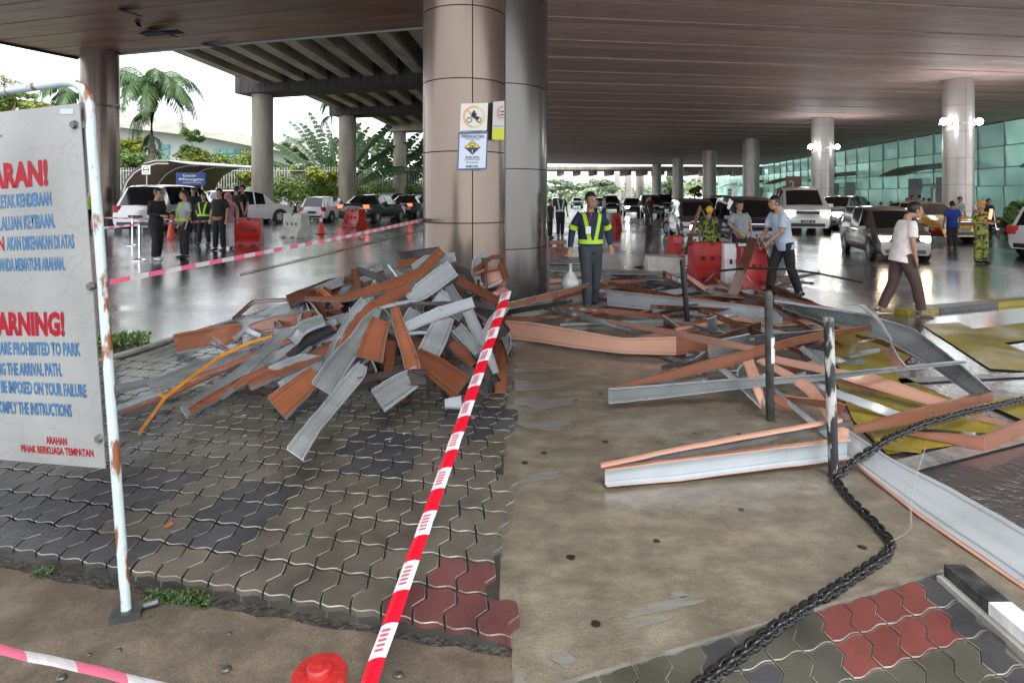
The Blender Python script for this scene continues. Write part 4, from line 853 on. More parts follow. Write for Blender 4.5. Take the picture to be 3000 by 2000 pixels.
# ---------------------------------------------------------------- TAPES
M_tr=mat('tape_red',(0.5,0.006,0.02),.25); M_tw_=mat('tape_white',(0.48,0.45,0.47),.25,col2=(0.6,0.58,0.6),nscale=30); M_tp=mat('tape_pink',(0.66,0.13,0.22),.3); M_tink=mat('tape_print',(0.45,0.06,0.1),.4)
def tape(label,pts,wd,block,mr,group=None,cup=0.0,print_=False):
    """pts: 3d points; wd: list of width vectors; alternating printed blocks"""
    e=empty('barrier_tape',tuple(pts[0]),label=label,cat='barrier tape',group=group); p0=Vector(pts[0])
    seg=[(Vector(b)-Vector(a)).length for a,b in zip(pts,pts[1:])]; L=sum(seg); N=max(2,int(L/block)); SUB=2
    def at(s):
        i=0
        while i<len(seg)-1 and s>seg[i]: s-=seg[i]; i+=1
        t=min(1,s/seg[i]); return Vector(pts[i]).lerp(Vector(pts[i+1]),t)-p0, Vector(wd[i]).lerp(Vector(wd[i+1]),t)
    b=MB(); vs=[]; nn=N*SUB
    rnd=random.Random(len(label))
    for k in range(nn+1):
        p,w_=at(L*k/nn); d=(Vector(pts[-1])-Vector(pts[0])).normalized(); nr=w_.cross(d).normalized()
        j=rnd.uniform(-.2,.2)*w_.length
        for q in (-.5,-.18,.18,.5): vs.append(p+w_*q+nr*(cup*(0.25-q*q)*4*w_.length+j*.2))
    for k in range(nn):
        for q in range(3): b.add([],[]); 
    b.v=[tuple(v) for v in vs]
    for k in range(nn):
        for q in range(3): b.f.append((4*k+q,4*k+q+1,4*k+5+q,4*k+4+q)); b.m.append(0 if (k//SUB)%2==0 else 1)
    b.build('ribbon',[mr,M_tw_],e)
    if print_:
        pm_=MB()
        for k in range(N):
            if k%2:
                for r_ in range(5):
                    p,w_=at(L*(k+.18+.14*r_)/N); q_,w2=at(L*(k+.24+.14*r_)/N); nr=w_.cross((q_-p).normalized()).normalized(); nr=nr if nr.y<0 or nr.z>0 else -nr
                    o=nr*(cup*w_.length+.003); pm_.add([p-w_*.28+o,p+w_*.22+o,q_+w2*.25+o,q_-w2*.22+o],[(0,1,2,3)])
        tag(pm_.build('printed_words',M_tink,e),kind='stuff')
    return e
A=P(1062,2050,1.72); B=P(1483,860,4.0)
tape('bright red and white tape running diagonally from the red bollard to the bronze column',[A,A.lerp(B,.35)+Vector((0,0,-.012)),A.lerp(B,.7)+Vector((0,0,-.012)),B,P(1452,838,6.46)],[(.056,.0,.012),(.060,0,.014),(.068,0,.02),(.075,0,.03),(.06,0,.04)],.11,M_tr,cup=.12,print_=True)
A=P(-60,1888,1.36); B=P(700,2062,1.2)
tape('pink and white tape crossing the bottom left corner close to the camera',[A,B],[(0,-.01,.034),(0,-.01,.034)],.125,M_tp,cup=.05)
A=P(322,826,2.2); B=P(1245,643,6.95)
tape('thin pink and white tape stretched from the sign post to the bronze column',[A,A.lerp(B,.5)+Vector((0,0,-.012)),B],[(0,0,.02),(0,0,.026),(0,0,.042)],.10,M_tp)
A=P(290,669,15);B=P(409,658,15);C=P(480,655,17);D=P(636,646,19)
tape('pink and white tape tied to the silver stanchions behind the standing men',[A,B,C,D],[(0,0,.06)]*4,.13,M_tp)
A=P(300,638,19);B=P(388,640,19);C=P(560,644,20)
tape('farther thin pink tape between the distant stanchion and the cone',[A,B,C],[(0,0,.045)]*3,.16,M_tp)
for lab,u,vb,vt in (('nearer silver tape stanchion left of the man in black',409,762,655),('farther silver tape stanchion nearest the black and white kerb',388,719,637)):
    p=G(u,vb); k=p.y/F; e=empty('stanchion',tuple(p),label=lab,cat='stanchion'); hh_=(vb-vt)*k
    MB().lathe((0,0,0),[(.17,0),(.17,.015),(.06,.04),(.03,.05)],20).build('base',M_chrome,e,smooth=True); MB().tube([(0,0,.03),(0,0,hh_)],.028,10).build('post',M_chrome,e,smooth=True); MB().lathe((0,0,hh_-.03),[(.036,0),(.036,.06),(.02,.075)],12).build('head',M_tp,e)
M_bol=mat('scuffed_red_plastic',(0.36,0.016,0.014),.45,col2=(0.24,0.012,0.011),nscale=22,bump=.3,bscale=60)
# red bollard
p=P(935,1968,1.40); bo=empty('bollard',(p.x,p.y,0),label='red plastic bollard top with round knob at the bottom edge',cat='bollard'); zt=p.z
MB().lathe((0,0,0),[(.12,0),(.12,.04),(.066,.06),(.062,zt-.06),(.065,zt-.045),(.066,zt-.008),(.061,zt)],36).build('body',M_bol,bo,smooth=True)
MB().lathe((0,0,zt),[(.030,-.001),(.030,.014),(.027,.018),(.024,.019)],24).build('knob',M_bol,bo,smooth=True); MB().lathe((0,0,zt+.0185),[(.010,0),(.009,.004)],14).build('knob_cap',M_bol,bo,smooth=True)
b=MB(); b.box((-.045,0,zt+.001),(.035,.003,.003)); b.box((.045,0,zt+.001),(.035,.003,.003)); b.build('seam',M_bol,bo)
# ---------------------------------------------------------------- POLES and CHAIN
M_pole=mat('black_white_flaking_paint',(0.02,0.02,0.022),.35,col2=(0.42,0.41,0.39),nscale=14,contrast=(.5,.56),stretch=(1,1,.35),bump=.4,bscale=20)
def pole(label,u0,v0,u1,v1,r,m,cap=True):
    base=G(u0,v0); top=P(u1,v1,base.y); e=empty('pole',tuple(base),label=label,cat='pole'); t=top-base
    MB().tube([(0,0,0),t*.33,t*.66,t],r,16).build('tube',m,e,smooth=True); MB().tube([t*.985,t*1.004],[r*1.05,r*.8],16).build('cap',M_dgrey,e)
    MB().lathe((0,0,0),[(r*1.7,0),(r*1.6,.006),(r*1.05,.012)],14).build('flange',M_dgrey,e); return e,base,t
pole('thin leaning black pole among the farther debris, leftmost of the three',2015,958,1999,762,.033,M_black)
e,_,_=pole('middle black pole with one white band behind the brown beams',2257,1234,2251,856,.028,M_kblk)
MB().tube([(0,0,.42),(0,0,.60)],.0292,16).build('white_band',mat('white_band_paint',(0.6,0.58,0.54),.5,col2=(0.05,0.05,0.05),nscale=16,contrast=(.55,.62)),e,smooth=True)
pole('nearest pole with flaking black and white paint at the chain end',2443,1402,2427,930,.027,M_pole)
M_chain=mat('black_wet_chain',(0.006,0.006,0.007),.25,.1,col2=(0.02,0.02,0.02),nscale=30)
lk=MB(); SEG=12; RS=5; vs=[];
for i in range(SEG):
    a=2*math.pi*i/SEG; cx_=.026*math.cos(a); cy_=.017*math.sin(a); d=Vector((-.026*math.sin(a),.017*math.cos(a),0)).normalized(); nn=Vector((d.y,-d.x,0))
    for j in range(RS):
        q=2*math.pi*j/RS; vs.append(Vector((cx_,cy_,0))+nn*.0078*math.cos(q)+Vector((0,0,.0078*math.sin(q))))
fs=[(i*RS+j,((i+1)%SEG)*RS+j,((i+1)%SEG)*RS+(j+1)%RS,i*RS+(j+1)%RS) for i in range(SEG) for j in range(RS)]
lkm=lk.add(vs,fs).mesh('link',M_chain,smooth='all')
def chain(label,pts,step=.034):
    e=empty('chain',tuple(pts[0]),label=label,cat='chain'); p0=Vector(pts[0]); L=0; k=0
    for a,b2 in zip(pts,pts[1:]):
        a=Vector(a);b2=Vector(b2); d=b2-a; n=max(1,int(d.length/step)); rot=d.to_track_quat('X','Z')
        for i in range(n):
            for tw in (0,1):
                o=bpy.data.objects.new('link',lkm); link(o,e); o.location=a+d*((i+.5*tw)/n)-p0; o.rotation_mode='QUATERNION'
                o.rotation_quaternion=rot@Matrix.Rotation(R(45+90*((k+tw)%2)+random.uniform(-14,14)),4,'X').to_quaternion()
            k+=1
g=lambda u,v,z: G(u,v,z)
chain('heavy black chain lying across the concrete from the near pole to the pavers',[g(2447,1402,.03),g(2490,1462,.025),g(2560,1528,.025),g(2612,1588,.025),g(2600,1625,.025),g(2500,1690,.025),g(2300,1818,.05),g(2180,1905,.05),g(2020,2030,.05)],.033)
chain('black chain draped over the brown beam towards the right edge',[g(2447,1400,.04),g(2510,1345,.10),g(2600,1288,.17),g(2700,1245,.17),g(2830,1208,.14),g(3040,1160,.08)],.036)
wr=empty('wire',(0,0,0),label='thin pale wire looped over the long light metal plank',cat='wire')
pw=[g(2610,1585,.05),g(2650,1565,.03),g(2668,1545,.03),g(2666,1480,.12),g(2680,1400,.15),g(2710,1310,.2)]
MB().tube(pw,.0009,5).build('strand',M_kerb,wr); MB().tube([p+Vector((.006,0,.004)) for p in pw[2:]],.0008,5).build('strand',M_trim,wr)
# ---------------------------------------------------------------- DEBRIS
Z3=(350,750,2.6133); Z4=(900,700,2.852); Z5=(1480,850,2.6133); Z6=(2200,850,2.61375); ZP=(1480,450,3.1367); ZQ=(1950,520,3.6473); Z1=(0,0,1)
MM={'o':(M_orange,M_grey),'w':(M_lgrey,M_lgrey),'g':(M_grey,M_lgrey),'l':(M_lgrey,M_peach),'b':(M_brown,M_dgrey),'d':(M_dgrey,M_brown),'p':(M_peach,M_lgrey),'t':(M_rust,M_lgrey),'y':(M_yel,M_yel)}
def px(Z,x,y): return Z[0]+x/Z[2],Z[1]+y/Z[2]
def crom(p0,p1,p2,p3,t): return 0.5*((2*p1)+(p2-p0)*t+(2*p0-5*p1+4*p2-p3)*t*t+(3*p1-p0-3*p2+p3)*t**3)
def plank3d(As,Bs,key,label,cat='metal strip',group=None,lip=.012,sub=5,name='metal_strip',wob=.0035,curve=.5,kind=None):
    As=[Vector(a) for a in As];Bs=[Vector(b) for b in Bs]
    def res(Q):
        out=[]
        for i in range(len(Q)-1):
            p0=Q[max(0,i-1)];p3=Q[min(len(Q)-1,i+2)]
            for k in range(sub): t=k/sub; out.append(Q[i].lerp(Q[i+1],t).lerp(crom(p0,Q[i],Q[i+1],p3,t),curve))
        out.append(Q[-1]); return out
    A=res(As);B=res(Bs); org=(A[0]+B[0])/2; org=Vector((org.x,org.y,min(org.z,.5))); b=MB(); vs=[]; n=len(A)
    for i in range(n):
        d=(A[min(n-1,i+1)]-A[max(0,i-1)]); w_=(B[i]-A[i]); nr=w_.cross(d)
        if nr.length<1e-9: nr=Vector((0,-1,0))
        nr.normalize(); cd=(Vector((0,0,H))-A[i])
        if i==0:
            mi_=n//2; dm=(A[min(n-1,mi_+1)]-A[max(0,mi_-1)]); nm_=(B[mi_]-A[mi_]).cross(dm); fl=nm_.dot(Vector((0,0,H))-A[mi_])<0
        if fl: nr=-nr
        wn=w_.normalized(); j=nr*random.uniform(-wob,wob); th=min(.008,max(.003,w_.length*.06)); L=lip
        P8=[A[i]+j-nr*abs(L),A[i]+j,B[i]+j,B[i]+j-nr*abs(L)] if L>=0 else [A[i]+j+nr*abs(L),A[i]+j,B[i]+j,B[i]+j+nr*abs(L)]
        s_=-1 if L>=0 else 1
        # second skin
        I8=[P8[3]-wn*th,B[i]+j+(-nr*th)-(wn*th if L>=0 else -wn*0),A[i]+j+(-nr*th)+(wn*th if L>=0 else wn*0),P8[0]+wn*th]
        if L<0: I8=[P8[3]+wn*th,B[i]+j-nr*th+wn*th,A[i]+j-nr*th-wn*th,P8[0]-wn*th]
        vs+=list(P8+I8)
    fs=[];ms_=[]
    for i in range(n-1):
        for k in range(8):
            fs.append((8*i+k,8*i+(k+1)%8,8*(i+1)+(k+1)%8,8*(i+1)+k)); ms_.append(0 if k<3 else 1)
    fs+=[(7,6,5,4,3,2,1,0),tuple(8*(n-1)+k for k in range(8))]; ms_+=[1,1]
    b.v=[tuple(v) for v in vs]; b.f=fs; b.m=ms_
    o=b.build(name,list(MM[key]),None,smooth=True,org=org)
    sl=[0.0]
    for i in range(1,n): sl.append(sl[-1]+((A[i]+B[i])/2-(A[i-1]+B[i-1])/2).length)
    VT=[0.0,0.02,0.98,1.0,1.0,0.98,0.02,0.0]; uv=o.data.uv_layers.new(name='UVMap'); vi=np.empty(len(o.data.loops),dtype=np.int32); o.data.loops.foreach_get('vertex_index',vi)
    uvs=np.stack([np.array(sl)[vi//8],np.array(VT)[vi%8]],1).astype(np.float32); uv.data.foreach_set('uv',uvs.ravel()); tag(o,label,cat,group); return o
def sstep(a,b_,x): t=max(0,min(1,(x-a)/(b_-a))); return t*t*(3-2*t)
def Ypile(u,v):
    Yg=min(F*(H-.075)/max(v-HZ,60),7.6)
    if v>=1200: return Yg
    Yp=6.25+(4.28-6.25)*(v-735)/(1200-735)
    w_=sstep(380,980,u); return Yg+(Yp-Yg)*w_
ORD=[0]
def ps(Z,pts,key,label,tilt=0.0,group='bent metal strips heaped at the bronze column',lip=.012,curve=.5,dy=0):
    key={'l':'w'}.get(key,key); ORD[0]+=1; k=1-0.0021*ORD[0]; As=[];Bs=[]
    Q=[px(Z,p[0],p[1]) for p in pts]
    for i,(u,v) in enumerate(Q):
        a=Q[max(0,i-1)];c=Q[min(len(Q)-1,i+1)]; d=Vector((c[0]-a[0],c[1]-a[1])).normalized(); n=Vector((-d.y,d.x))
        if n.y>0: n=-n
        w_=pts[i][2]/Z[2]/2
        ua,va=u+n.x*w_,v+n.y*w_; ub,vb=u-n.x*w_,v-n.y*w_
        Yc=Ypile(u,v)*k+dy
        Ya=Yc+tilt*w_/9000+ (Ypile(ua,va)*k+dy-Yc)*.6; Yb=Yc-tilt*w_/9000+(Ypile(ub,vb)*k+dy-Yc)*.6
        A_=P(ua,va,Ya);B_=P(ub,vb,Yb)
        for q,(uu,vv) in ((A_,(ua,va)),(B_,(ub,vb))):
            if q.z<.07: g_=G(uu,vv,.07); q.x,q.y,q.z=g_
        As.append(A_);Bs.append(B_)
    return plank3d(As,Bs,key,label,group=group,lip=lip,curve=curve)
# hidden filling of the heap
fill='short bent metal strip buried deep inside the heap beside the bronze column'
rf=random.Random(4)
for i in range(70):
    u=rf.uniform(860,1500); v=rf.uniform(800,1120); 
    if v<735+max(0,(1150-u))*.45: continue
    if v>1090 and u<1000: continue
    a=rf.uniform(-1.1,1.1) if rf.random()<.5 else rf.uniform(.6,2.4); L=rf.uniform(50,120); w_=rf.uniform(16,38)
    e1_=(u-math.cos(a)*L,v-math.sin(a)*L*.7,w_);e2_=(u+math.cos(a)*L,v+math.sin(a)*L*.7,w_*rf.uniform(.8,1.2)); mid=(u+rf.uniform(-8,8),v+rf.uniform(-14,4),w_)
    if min(e1_[0],e2_[0])<820 : continue
    lim=lambda q: (min(q[0],1475),max(q[1],752+max(0,1180-q[0])*.4),q[2])
    ps(Z1,[lim(e1_),lim(mid),lim(e2_)],rf.choice('gdgbogdb'),fill,tilt=rf.uniform(-60,60),group='strips buried in the debris heap',lip=rf.choice([.02,-.015]),dy=.30)
ORD[0]=0
D3=[
([(1960,110,12),(1700,190,16),(1400,330,20),(1000,470,24),(700,560,10)],'d','dark thin strip edging the far upper side of the heap',0),
([(1900,215,70),(1700,290,95),(1450,400,115)],'o','broad orange sheet lying at the back of the heap',40),
([(1960,160,30),(1760,200,60),(1700,300,60)],'g','curled grey sheet tucked under the folded bronze frame',0),
([(1430,380,80),(1200,440,90),(960,540,80),(860,620,50)],'g','wide shiny grey strip with a crumpled end above the orange sheet',30),
([(1700,450,80),(1450,470,95),(1200,510,105),(1000,560,70)],'o','orange strip with a folded cuff in the left middle of the heap',-30),
([(930,585,135),(700,620,135),(425,675,140)],'o','large flat orange panel at the far left end of the heap',10),
([(900,480,50),(1180,470,14),(1215,540,50)],'g','small curled grey flap on the orange cuff',0),
([(1740,335,28),(1300,335,26),(1030,350,26),(870,485,16)],'b','thin brown strip bent down at its left tip over the wet road',0),
([(1600,250,56),(1545,370,56),(1490,490,50)],'b','brown upright strip crossing the broad orange sheet',20),
([(1400,370,30),(1370,510,20)],'g','thin grey upright sliver next to the brown upright strip',0),
([(1080,610,34),(960,560,44),(880,640,30)],'l','crumpled silver scrap near the large flat orange panel',0),
([(1740,470,60),(1450,540,62),(1270,600,60)],'g','dark grey strip running right into the heap from the kinked grey strip',-20),
([(1000,740,60),(650,850,115),(230,1010,75)],'g','flat wide grey strip resting on the pavers at the far left',10),
([(640,905,40),(300,945,44),(-40,1010,60)],'g','grey strip ending behind the rusty sign post, upper one',0),
([(960,790,34),(700,900,46),(330,1070,40)],'o','orange strip under the yellow rod',10),
([(290,1060,34),(-40,1180,30)],'l','pale grey strip ending behind the rusty sign post, lower one',0),
([(330,1090,14),(20,1185,12)],'o','thin orange edge strip reaching the rusty sign post',0),
([(1660,550,30),(1200,680,30),(860,830,32),(500,960,24)],'o','slim orange strip rising to the right behind the kinked grey strip',0),
([(1660,610,50),(1350,680,56),(1100,820,60),(960,930,52)],'g','arched grey strip in the left front of the heap',10),
([(1660,500,50),(1450,560,62),(1260,600,90),(1100,760,104),(850,960,104),(490,1190,96)],'g','long grey strip with a sharp kink reaching down left to the pavers',0),
([(1200,720,40),(1000,920,44),(780,1090,18)],'g','narrow grey strip alongside the long kinked grey strip',0),
([(1180,850,50),(950,960,60),(700,1100,60),(540,1190,44)],'o','orange strip lying along the pavers beneath the arched grey one',0),
([(1540,790,40),(1400,800,90),(1150,880,60)],'g','short grey strip in the gap below the arched strip',0),
([(1640,690,75),(1400,830,72),(1200,900,76),(990,990,64)],'o','orange strip with a bright fold ending in the left foreground of the heap',30),
([(1560,830,50),(1230,1000,64)],'g','pale grey strip above the broad orange end piece',0),
([(1510,900,130),(1390,1010,170),(1205,1165,205)],'o','broad flat orange end piece lying on the red pavers',0),
([(700,640,60),(860,735,24)],'b','small brown hooked scrap below the large flat orange panel',0),
([(1170,610,16),(1000,660,19),(740,780,22),(350,1080,24),(150,1355,26)],'y','long bent yellow rod reaching furthest left over the pavers',0),
([(350,1075,20),(285,1060,10)],'y','short yellow stub beside the bent yellow rod',0),
]
D4=[
([(1110,100,56),(950,120,56),(800,145,56)],'d','dark beam end at the top of the heap against the column',0),
([(760,100,20),(810,165,40)],'d','small dark upright flap at the top left of the heap',0),
([(750,205,60),(950,190,70)],'b','brown strip end under the dark beam at the top',0),
([(1240,150,60),(1000,200,110),(880,250,60)],'g','grey sheet behind the big orange strip at the top',0),
([(1490,110,30),(1440,200,110),(1430,340,110)],'g','grey upright panel leaning on the column foot',0),
([(1660,250,90),(1560,300,150),(1480,390,60)],'p','pale orange fan of crumpled strips at the right rim',30),
([(1660,360,50),(1470,400,24)],'o','orange strip pointing right at the rim, upper',0),
([(1660,420,50),(1500,500,26)],'p','pale orange strip at the right rim, middle',0),
([(1660,490,50),(1440,560,26)],'o','orange strip at the right rim, lower',0),
([(1650,140,40),(1540,150,30),(1400,260,36)],'b','bent brown frame strip at the upper right rim',0),
([(1660,220,40),(1500,250,26),(1400,290,20)],'t','terracotta strip crossing the upper right rim',0),
([(1620,200,50),(1660,330,50)],'b','dark red upright strip at the right rim',0),
([(1230,240,50),(1330,270,60),(1395,390,36)],'d','dark strip arching over the right shoulder of the heap',0),
([(1180,390,60),(1270,560,90),(1380,640,60)],'g','grey panel inside the right shoulder of the heap',0),
([(1080,470,120),(1200,560,110),(1300,640,100)],'l','pale grey crumpled sheet behind the light crossing beam',30),
([(900,590,90),(860,680,110),(830,760,70)],'l','shiny crumpled grey sheet at the heart of the heap',-40),
([(410,250,50),(560,300,52),(700,350,46)],'d','dark leg of the folded bronze frame, right half',0),
([(390,250,52),(410,340,52),(425,440,50)],'b','upright leg of the folded bronze frame at the upper left',0),
([(1130,100,70),(950,290,90),(700,390,84),(480,450,70),(300,500,45),(-20,505,24)],'o','longest bright orange strip sweeping from the column down to the left',20),
([(1220,240,150),(1080,340,155),(960,430,150),(850,510,90)],'l','broad light grey panel on the crest of the heap',0),
([(490,530,100),(400,620,86),(250,850,56),(120,1110,40)],'g','grey strip behind the twisted orange strip',0),
([(860,400,60),(720,470,95),(540,570,90),(380,720,90),(200,1030,90),(130,1100,50)],'o','twisted orange strip with a white glint in the middle of the heap',20),
([(900,520,26),(750,545,24),(600,585,20)],'l','thin light edge strip above the flat orange plank end',0),
([(1640,585,50),(1400,545,44),(1150,535,30),(850,540,24)],'d','long grey bar running right towards the red tape',0),
([(600,590,40),(520,700,115),(420,850,125),(250,1060,170),(130,1260,200)],'g','wide grey plane sloping to the front of the heap',0),
([(620,670,155),(560,840,185),(520,1005,220)],'o','flat orange plank end with a folded lower edge at the front',0),
([(700,850,86),(690,1000,80),(675,1170,74)],'b','narrow brown channel hanging beside the flat orange plank end',0),
([(1160,640,150),(1080,820,190),(1010,960,190)],'g','broad grey plate in the right front of the heap',0),
([(1200,870,60),(1300,950,100),(1380,1060,60)],'b','torn dark brown sheet inside the right hollow',0),
([(1250,740,90),(1330,830,90),(1420,950,60)],'g','ripped grey sheet inside the right hollow',0),
([(1260,340,66),(1450,440,74),(1620,530,60)],'b','brown strip sloping from the crest to the right',0),
([(1340,600,84),(1430,800,84),(1530,1000,64),(1575,1115,46)],'l','light grey strip falling to the pavers at the right',0),
([(1390,530,76),(1100,620,82),(830,740,74)],'l','light grey crossing beam with a crushed right end',0),
([(1000,785,14),(810,795,20)],'l','small white metal sliver in the front centre',0),
([(730,570,60),(780,760,92),(850,960,112),(885,1095,120)],'o','orange channel strip standing in the front centre of the heap',0),
([(900,995,190),(1080,1080,200),(1295,1240,230)],'b','large dark brown panel leaning at the right front',0),
([(940,1130,130),(760,1240,180),(590,1350,190)],'g','flat grey plate end lying on the pavers, lower right front',0),
([(990,1190,60),(830,1160,120)],'d','dark grey plate end atop the flat grey plate',0),
([(1000,1110,40),(700,1130,50),(420,1190,44)],'d','dark curved strip end behind the flat grey plate',0),
([(1290,1370,90),(1150,1380,60)],'l','white metal scrap on the pavers under the dark brown panel',0),
([(470,1050,70),(430,1120,112),(220,1370,112),(60,1560,112),(-100,1790,150)],'g','longest grey strip reaching furthest towards the camera',0),
([(1660,560,60),(1550,700,80),(1450,880,60)],'g','grey strip half hidden behind the red and white tape',0),
]
for pts,k,lab,t in D3[:-2]: ps(Z3,pts,k,lab,t,lip=random.choice([.014,-.013,-.010]),curve=.15)
ORD[0]+=3
for pts,k,lab,t in D4: ps(Z4,pts,k,lab,t,lip=random.choice([.014,-.013,-.010]),curve=.12)
for pts,k,lab,t in D3[-2:]: ps(Z3,pts,k,lab,t,lip=.006,curve=.08)
# ---- right-hand debris
GR='bent metal strips scattered around the poles'
def es(Z,pts,key,label,zl=0.02,lean=0.0,lip=.012,curve=.3):
    """strip standing on edge: pts (x, ytop, ybottom[, z of lower edge])"""
    As=[];Bs=[]
    for p in pts:
        z=p[3] if len(p)>3 else zl; u,vb=px(Z,p[0],p[2]); _,vt=px(Z,p[0],p[1]); q=G(u,vb,z); As.append(P(u,vt,q.y+lean)); Bs.append(q)
    return plank3d(As,Bs,key,label,group=GR,lip=lip,curve=curve)
def sh_(Z,up,lo,key,label,zu=.05,zl=.03,lip=.01,curve=.4):
    As=[];Bs=[]
    for i,(a,b_) in enumerate(zip(up,lo)):
        u,v=px(Z,a[0],a[1]); As.append(G(u,v,a[2] if len(a)>2 else zu)); u,v=px(Z,b_[0],b_[1]); Bs.append(G(u,v,b_[2] if len(b_)>2 else zl))
    return plank3d(As,Bs,key,label,group=GR,lip=lip,curve=curve)
def C6(x,y): return ((2200-1480)*2.6133+x, y)   # zoom 6 -> zoom 5 coordinates
rf=random.Random(9)
for i in range(34):
    u=rf.uniform(1960,2560); v=rf.uniform(905,1120); a=rf.uniform(-.5,.9); L=rf.uniform(30,90); w_=rf.uniform(5,14)
    z=rf.uniform(.02,.10)
    o_=sh_(Z1,[(u-L*math.cos(a),v-L*math.sin(a)*.5,z),(u+L*math.cos(a),v+L*math.sin(a)*.5,z+.03)],[(u-L*math.cos(a),v-L*math.sin(a)*.5+w_,z-.01),(u+L*math.cos(a),v+L*math.sin(a)*.5+w_,z)],rf.choice('gdtbgpd'),'small twisted offcut in the tangle between the black poles')
    o_['group']='small offcuts between the poles'
for i in range(44):
    u=rf.uniform(1620,2330); v=rf.uniform(800,900); a=rf.uniform(-.3,.3); L=rf.uniform(40,100); w_=rf.uniform(4,10); z=rf.uniform(.02,.08)
    o_=sh_(Z1,[(u-L,v-L*a,z),(u+L,v+L*a,z+.03)],[(u-L,v-L*a+w_,z-.01),(u+L,v+L*a+w_,z)],rf.choice('gdtblgd'),'low flat offcut in the belt of debris before the red barriers')
    o_['group']='low offcuts before the barriers'
for i in range(34):
    u=rf.uniform(1700,2420); v=rf.uniform(835,985); a=rf.uniform(-.22,.30)+(.25 if u>2200 else 0); L=rf.uniform(70,190); w_=rf.uniform(7,17); z=rf.uniform(.03,.22)
    if v>930 and u<1960: continue
    o_=sh_(Z1,[(u-L,v-L*a,z),(u,v-rf.uniform(0,6),z+.03),(u+L,v+L*a,z*.6)],[(u-L,v-L*a+w_,z*.7),(u,v+w_,z*.7),(u+L,v+L*a+w_*.8,z*.3)],rf.choice('gptlgtdo'),'long thin strip tangled between the long grey beam and the red barriers'); o_['group']='long thin strips in the tangle before the barriers'
es(ZP,[(300,1400,1440,.10),(560,1350,1380,.12)],'d','dark strip end at the foot of the grey column')
sh_(ZP,[(400,940),(680,950)],[(400,1010),(680,1010)],'l','pale grey plate behind the walking worker, left')
sh_(ZP,[(410,1045),(900,1060),(1450,1080)],[(410,1075),(900,1100),(1450,1120)],'l','long pale strip crossing behind the worker at knee height',.12,.10)
es(ZP,[(405,800,835),(565,790,835)],'t','terracotta plank end behind the column, upper',.03); es(ZP,[(405,875,945),(590,870,925)],'t','terracotta plank end behind the column, lower',.03)
es(ZP,[(410,1150,1190),(560,1150,1180)],'p','short salmon strip on the road beside the grey column',.02)
es(ZP,[(0,1375,1430,.30),(400,1280,1335,.33),(780,1185,1212,.36)],'t','terracotta bar rising past the column foot to the worker shin',lip=-.02)
es(ZP,[(900,1165,1200,.08),(1100,1160,1195,.08),(1310,1152,1175,.08)],'t','terracotta bar continuing right behind the worker shin')
sh_(ZP,[(0,1440,.2),(560,1355,.2)],[(0,1490,.12),(570,1380,.15)],'d','dark curved strip hugging the grey column base')
sh_(ZP,[(1190,1190),(1500,1300),(1880,1320)],[(1190,1225),(1500,1330),(1880,1345)],'t','terracotta strip lying behind the long grey beam',.06,.03)
sh_(ZP,[(1330,1130),(1700,1190),(1880,1280)],[(1300,1150),(1640,1290),(1880,1310)],'g','grey sheet behind the long grey beam',.08,.03)
sh_(ZP,[(1450,1070),(1660,1190)],[(1450,1160),(1640,1240)],'b','brown plank end beside the dirty white block',.15,.03)
sh_(ZP,[(1180,1045,.1),(1310,1015,.12)],[(1200,1055,.02),(1315,1070,.02)],'t','small terracotta flap left of the dirty white block')
es(Z5,[(420,255,275,.02),(1150,225,245,.02),(1560,215,235,.02)],'g','thin grey bar lying behind the peach curved plank')
es(Z5,[(600,185,205,.02),(1000,155,170,.02)],'t','thin terracotta strip beside the worker shoes')
sh_(Z5,[(0,205,.15),(600,190,.05)],[(0,235,.1),(600,205,.03)],'b','dark brown strip lying at the column base ring')
es(Z5,[(780,0,112),(1100,35,145),(1400,65,178),(1960,130,236),C6(242,165)+() if False else (C6(242,0)[0],168,250)],'l','long pale grey beam standing on edge behind the leftmost pole',.05,lip=-.02)
es(Z5,[(0,230,365),(200,245,390),(520,300,440),(900,365,485),(1310,355,497)],'p','broad peach plank curving in from the left over the wet slab',.05)
es(Z5,[(1312,355,497,.05),(1550,400,470,.08)],'t','darker folded end of the broad peach plank',.05)
sh_(Z5,[(1200,190,.28),(1330,280,.2)],[(1215,270,.05),(1300,290,.05)],'l','pale grey spike behind the slim peach strip')
sh_(Z5,[(1550,225,.33),(1625,195,.34)],[(1560,340,.05),(1622,348,.05)],'l','small square grey panel between two black poles')
sh_(Z5,[(1550,400,.22),(1872,335,.3)],[(1560,522,.05),(1872,450,.08)],'l','larger grey panel leaning below the slim peach strip')
sh_(Z5,[(1420,540,.1),(1540,470,.12)],[(1440,545,.05),(1550,490,.06)],'l','small grey clip under the darker folded end')
sh_(Z5,[(1640,350,.25),(1960,245,.3)],[(1650,360,.1),(1960,330,.12)],'b','dark brown panel behind the middle pole')
sh_(Z5,[(1640,600,.18),(1800,740,.12),(1960,900,.05)],[(1690,595,.15),(1850,740,.08),(1975,880,.03)],'l','grey leg strip descending left of the middle pole')
sh_(Z5,[(1830,560,.18),(1760,640,.1)],[(1790,540,.18),(1790,670,.08)],'g','short grey strip behind the peach leg')
sh_(Z6,[(30,350,.3),(560,305,.34)],[(30,440,.16),(560,365,.22)],'g','horizontal grey strip between the middle and near poles')
sh_(Z6,[(370,440,.25),(560,600,.1)],[(400,420,.25),(590,570,.1)],'g','thin grey strip slanting to the near pole')
sh_(Z6,[(430,440,.15),(560,470,.15),(740,540,.05)],[(440,470,.12),(590,560,.08),(700,550,.04)],'g','grey flap lying on the yellow marking')
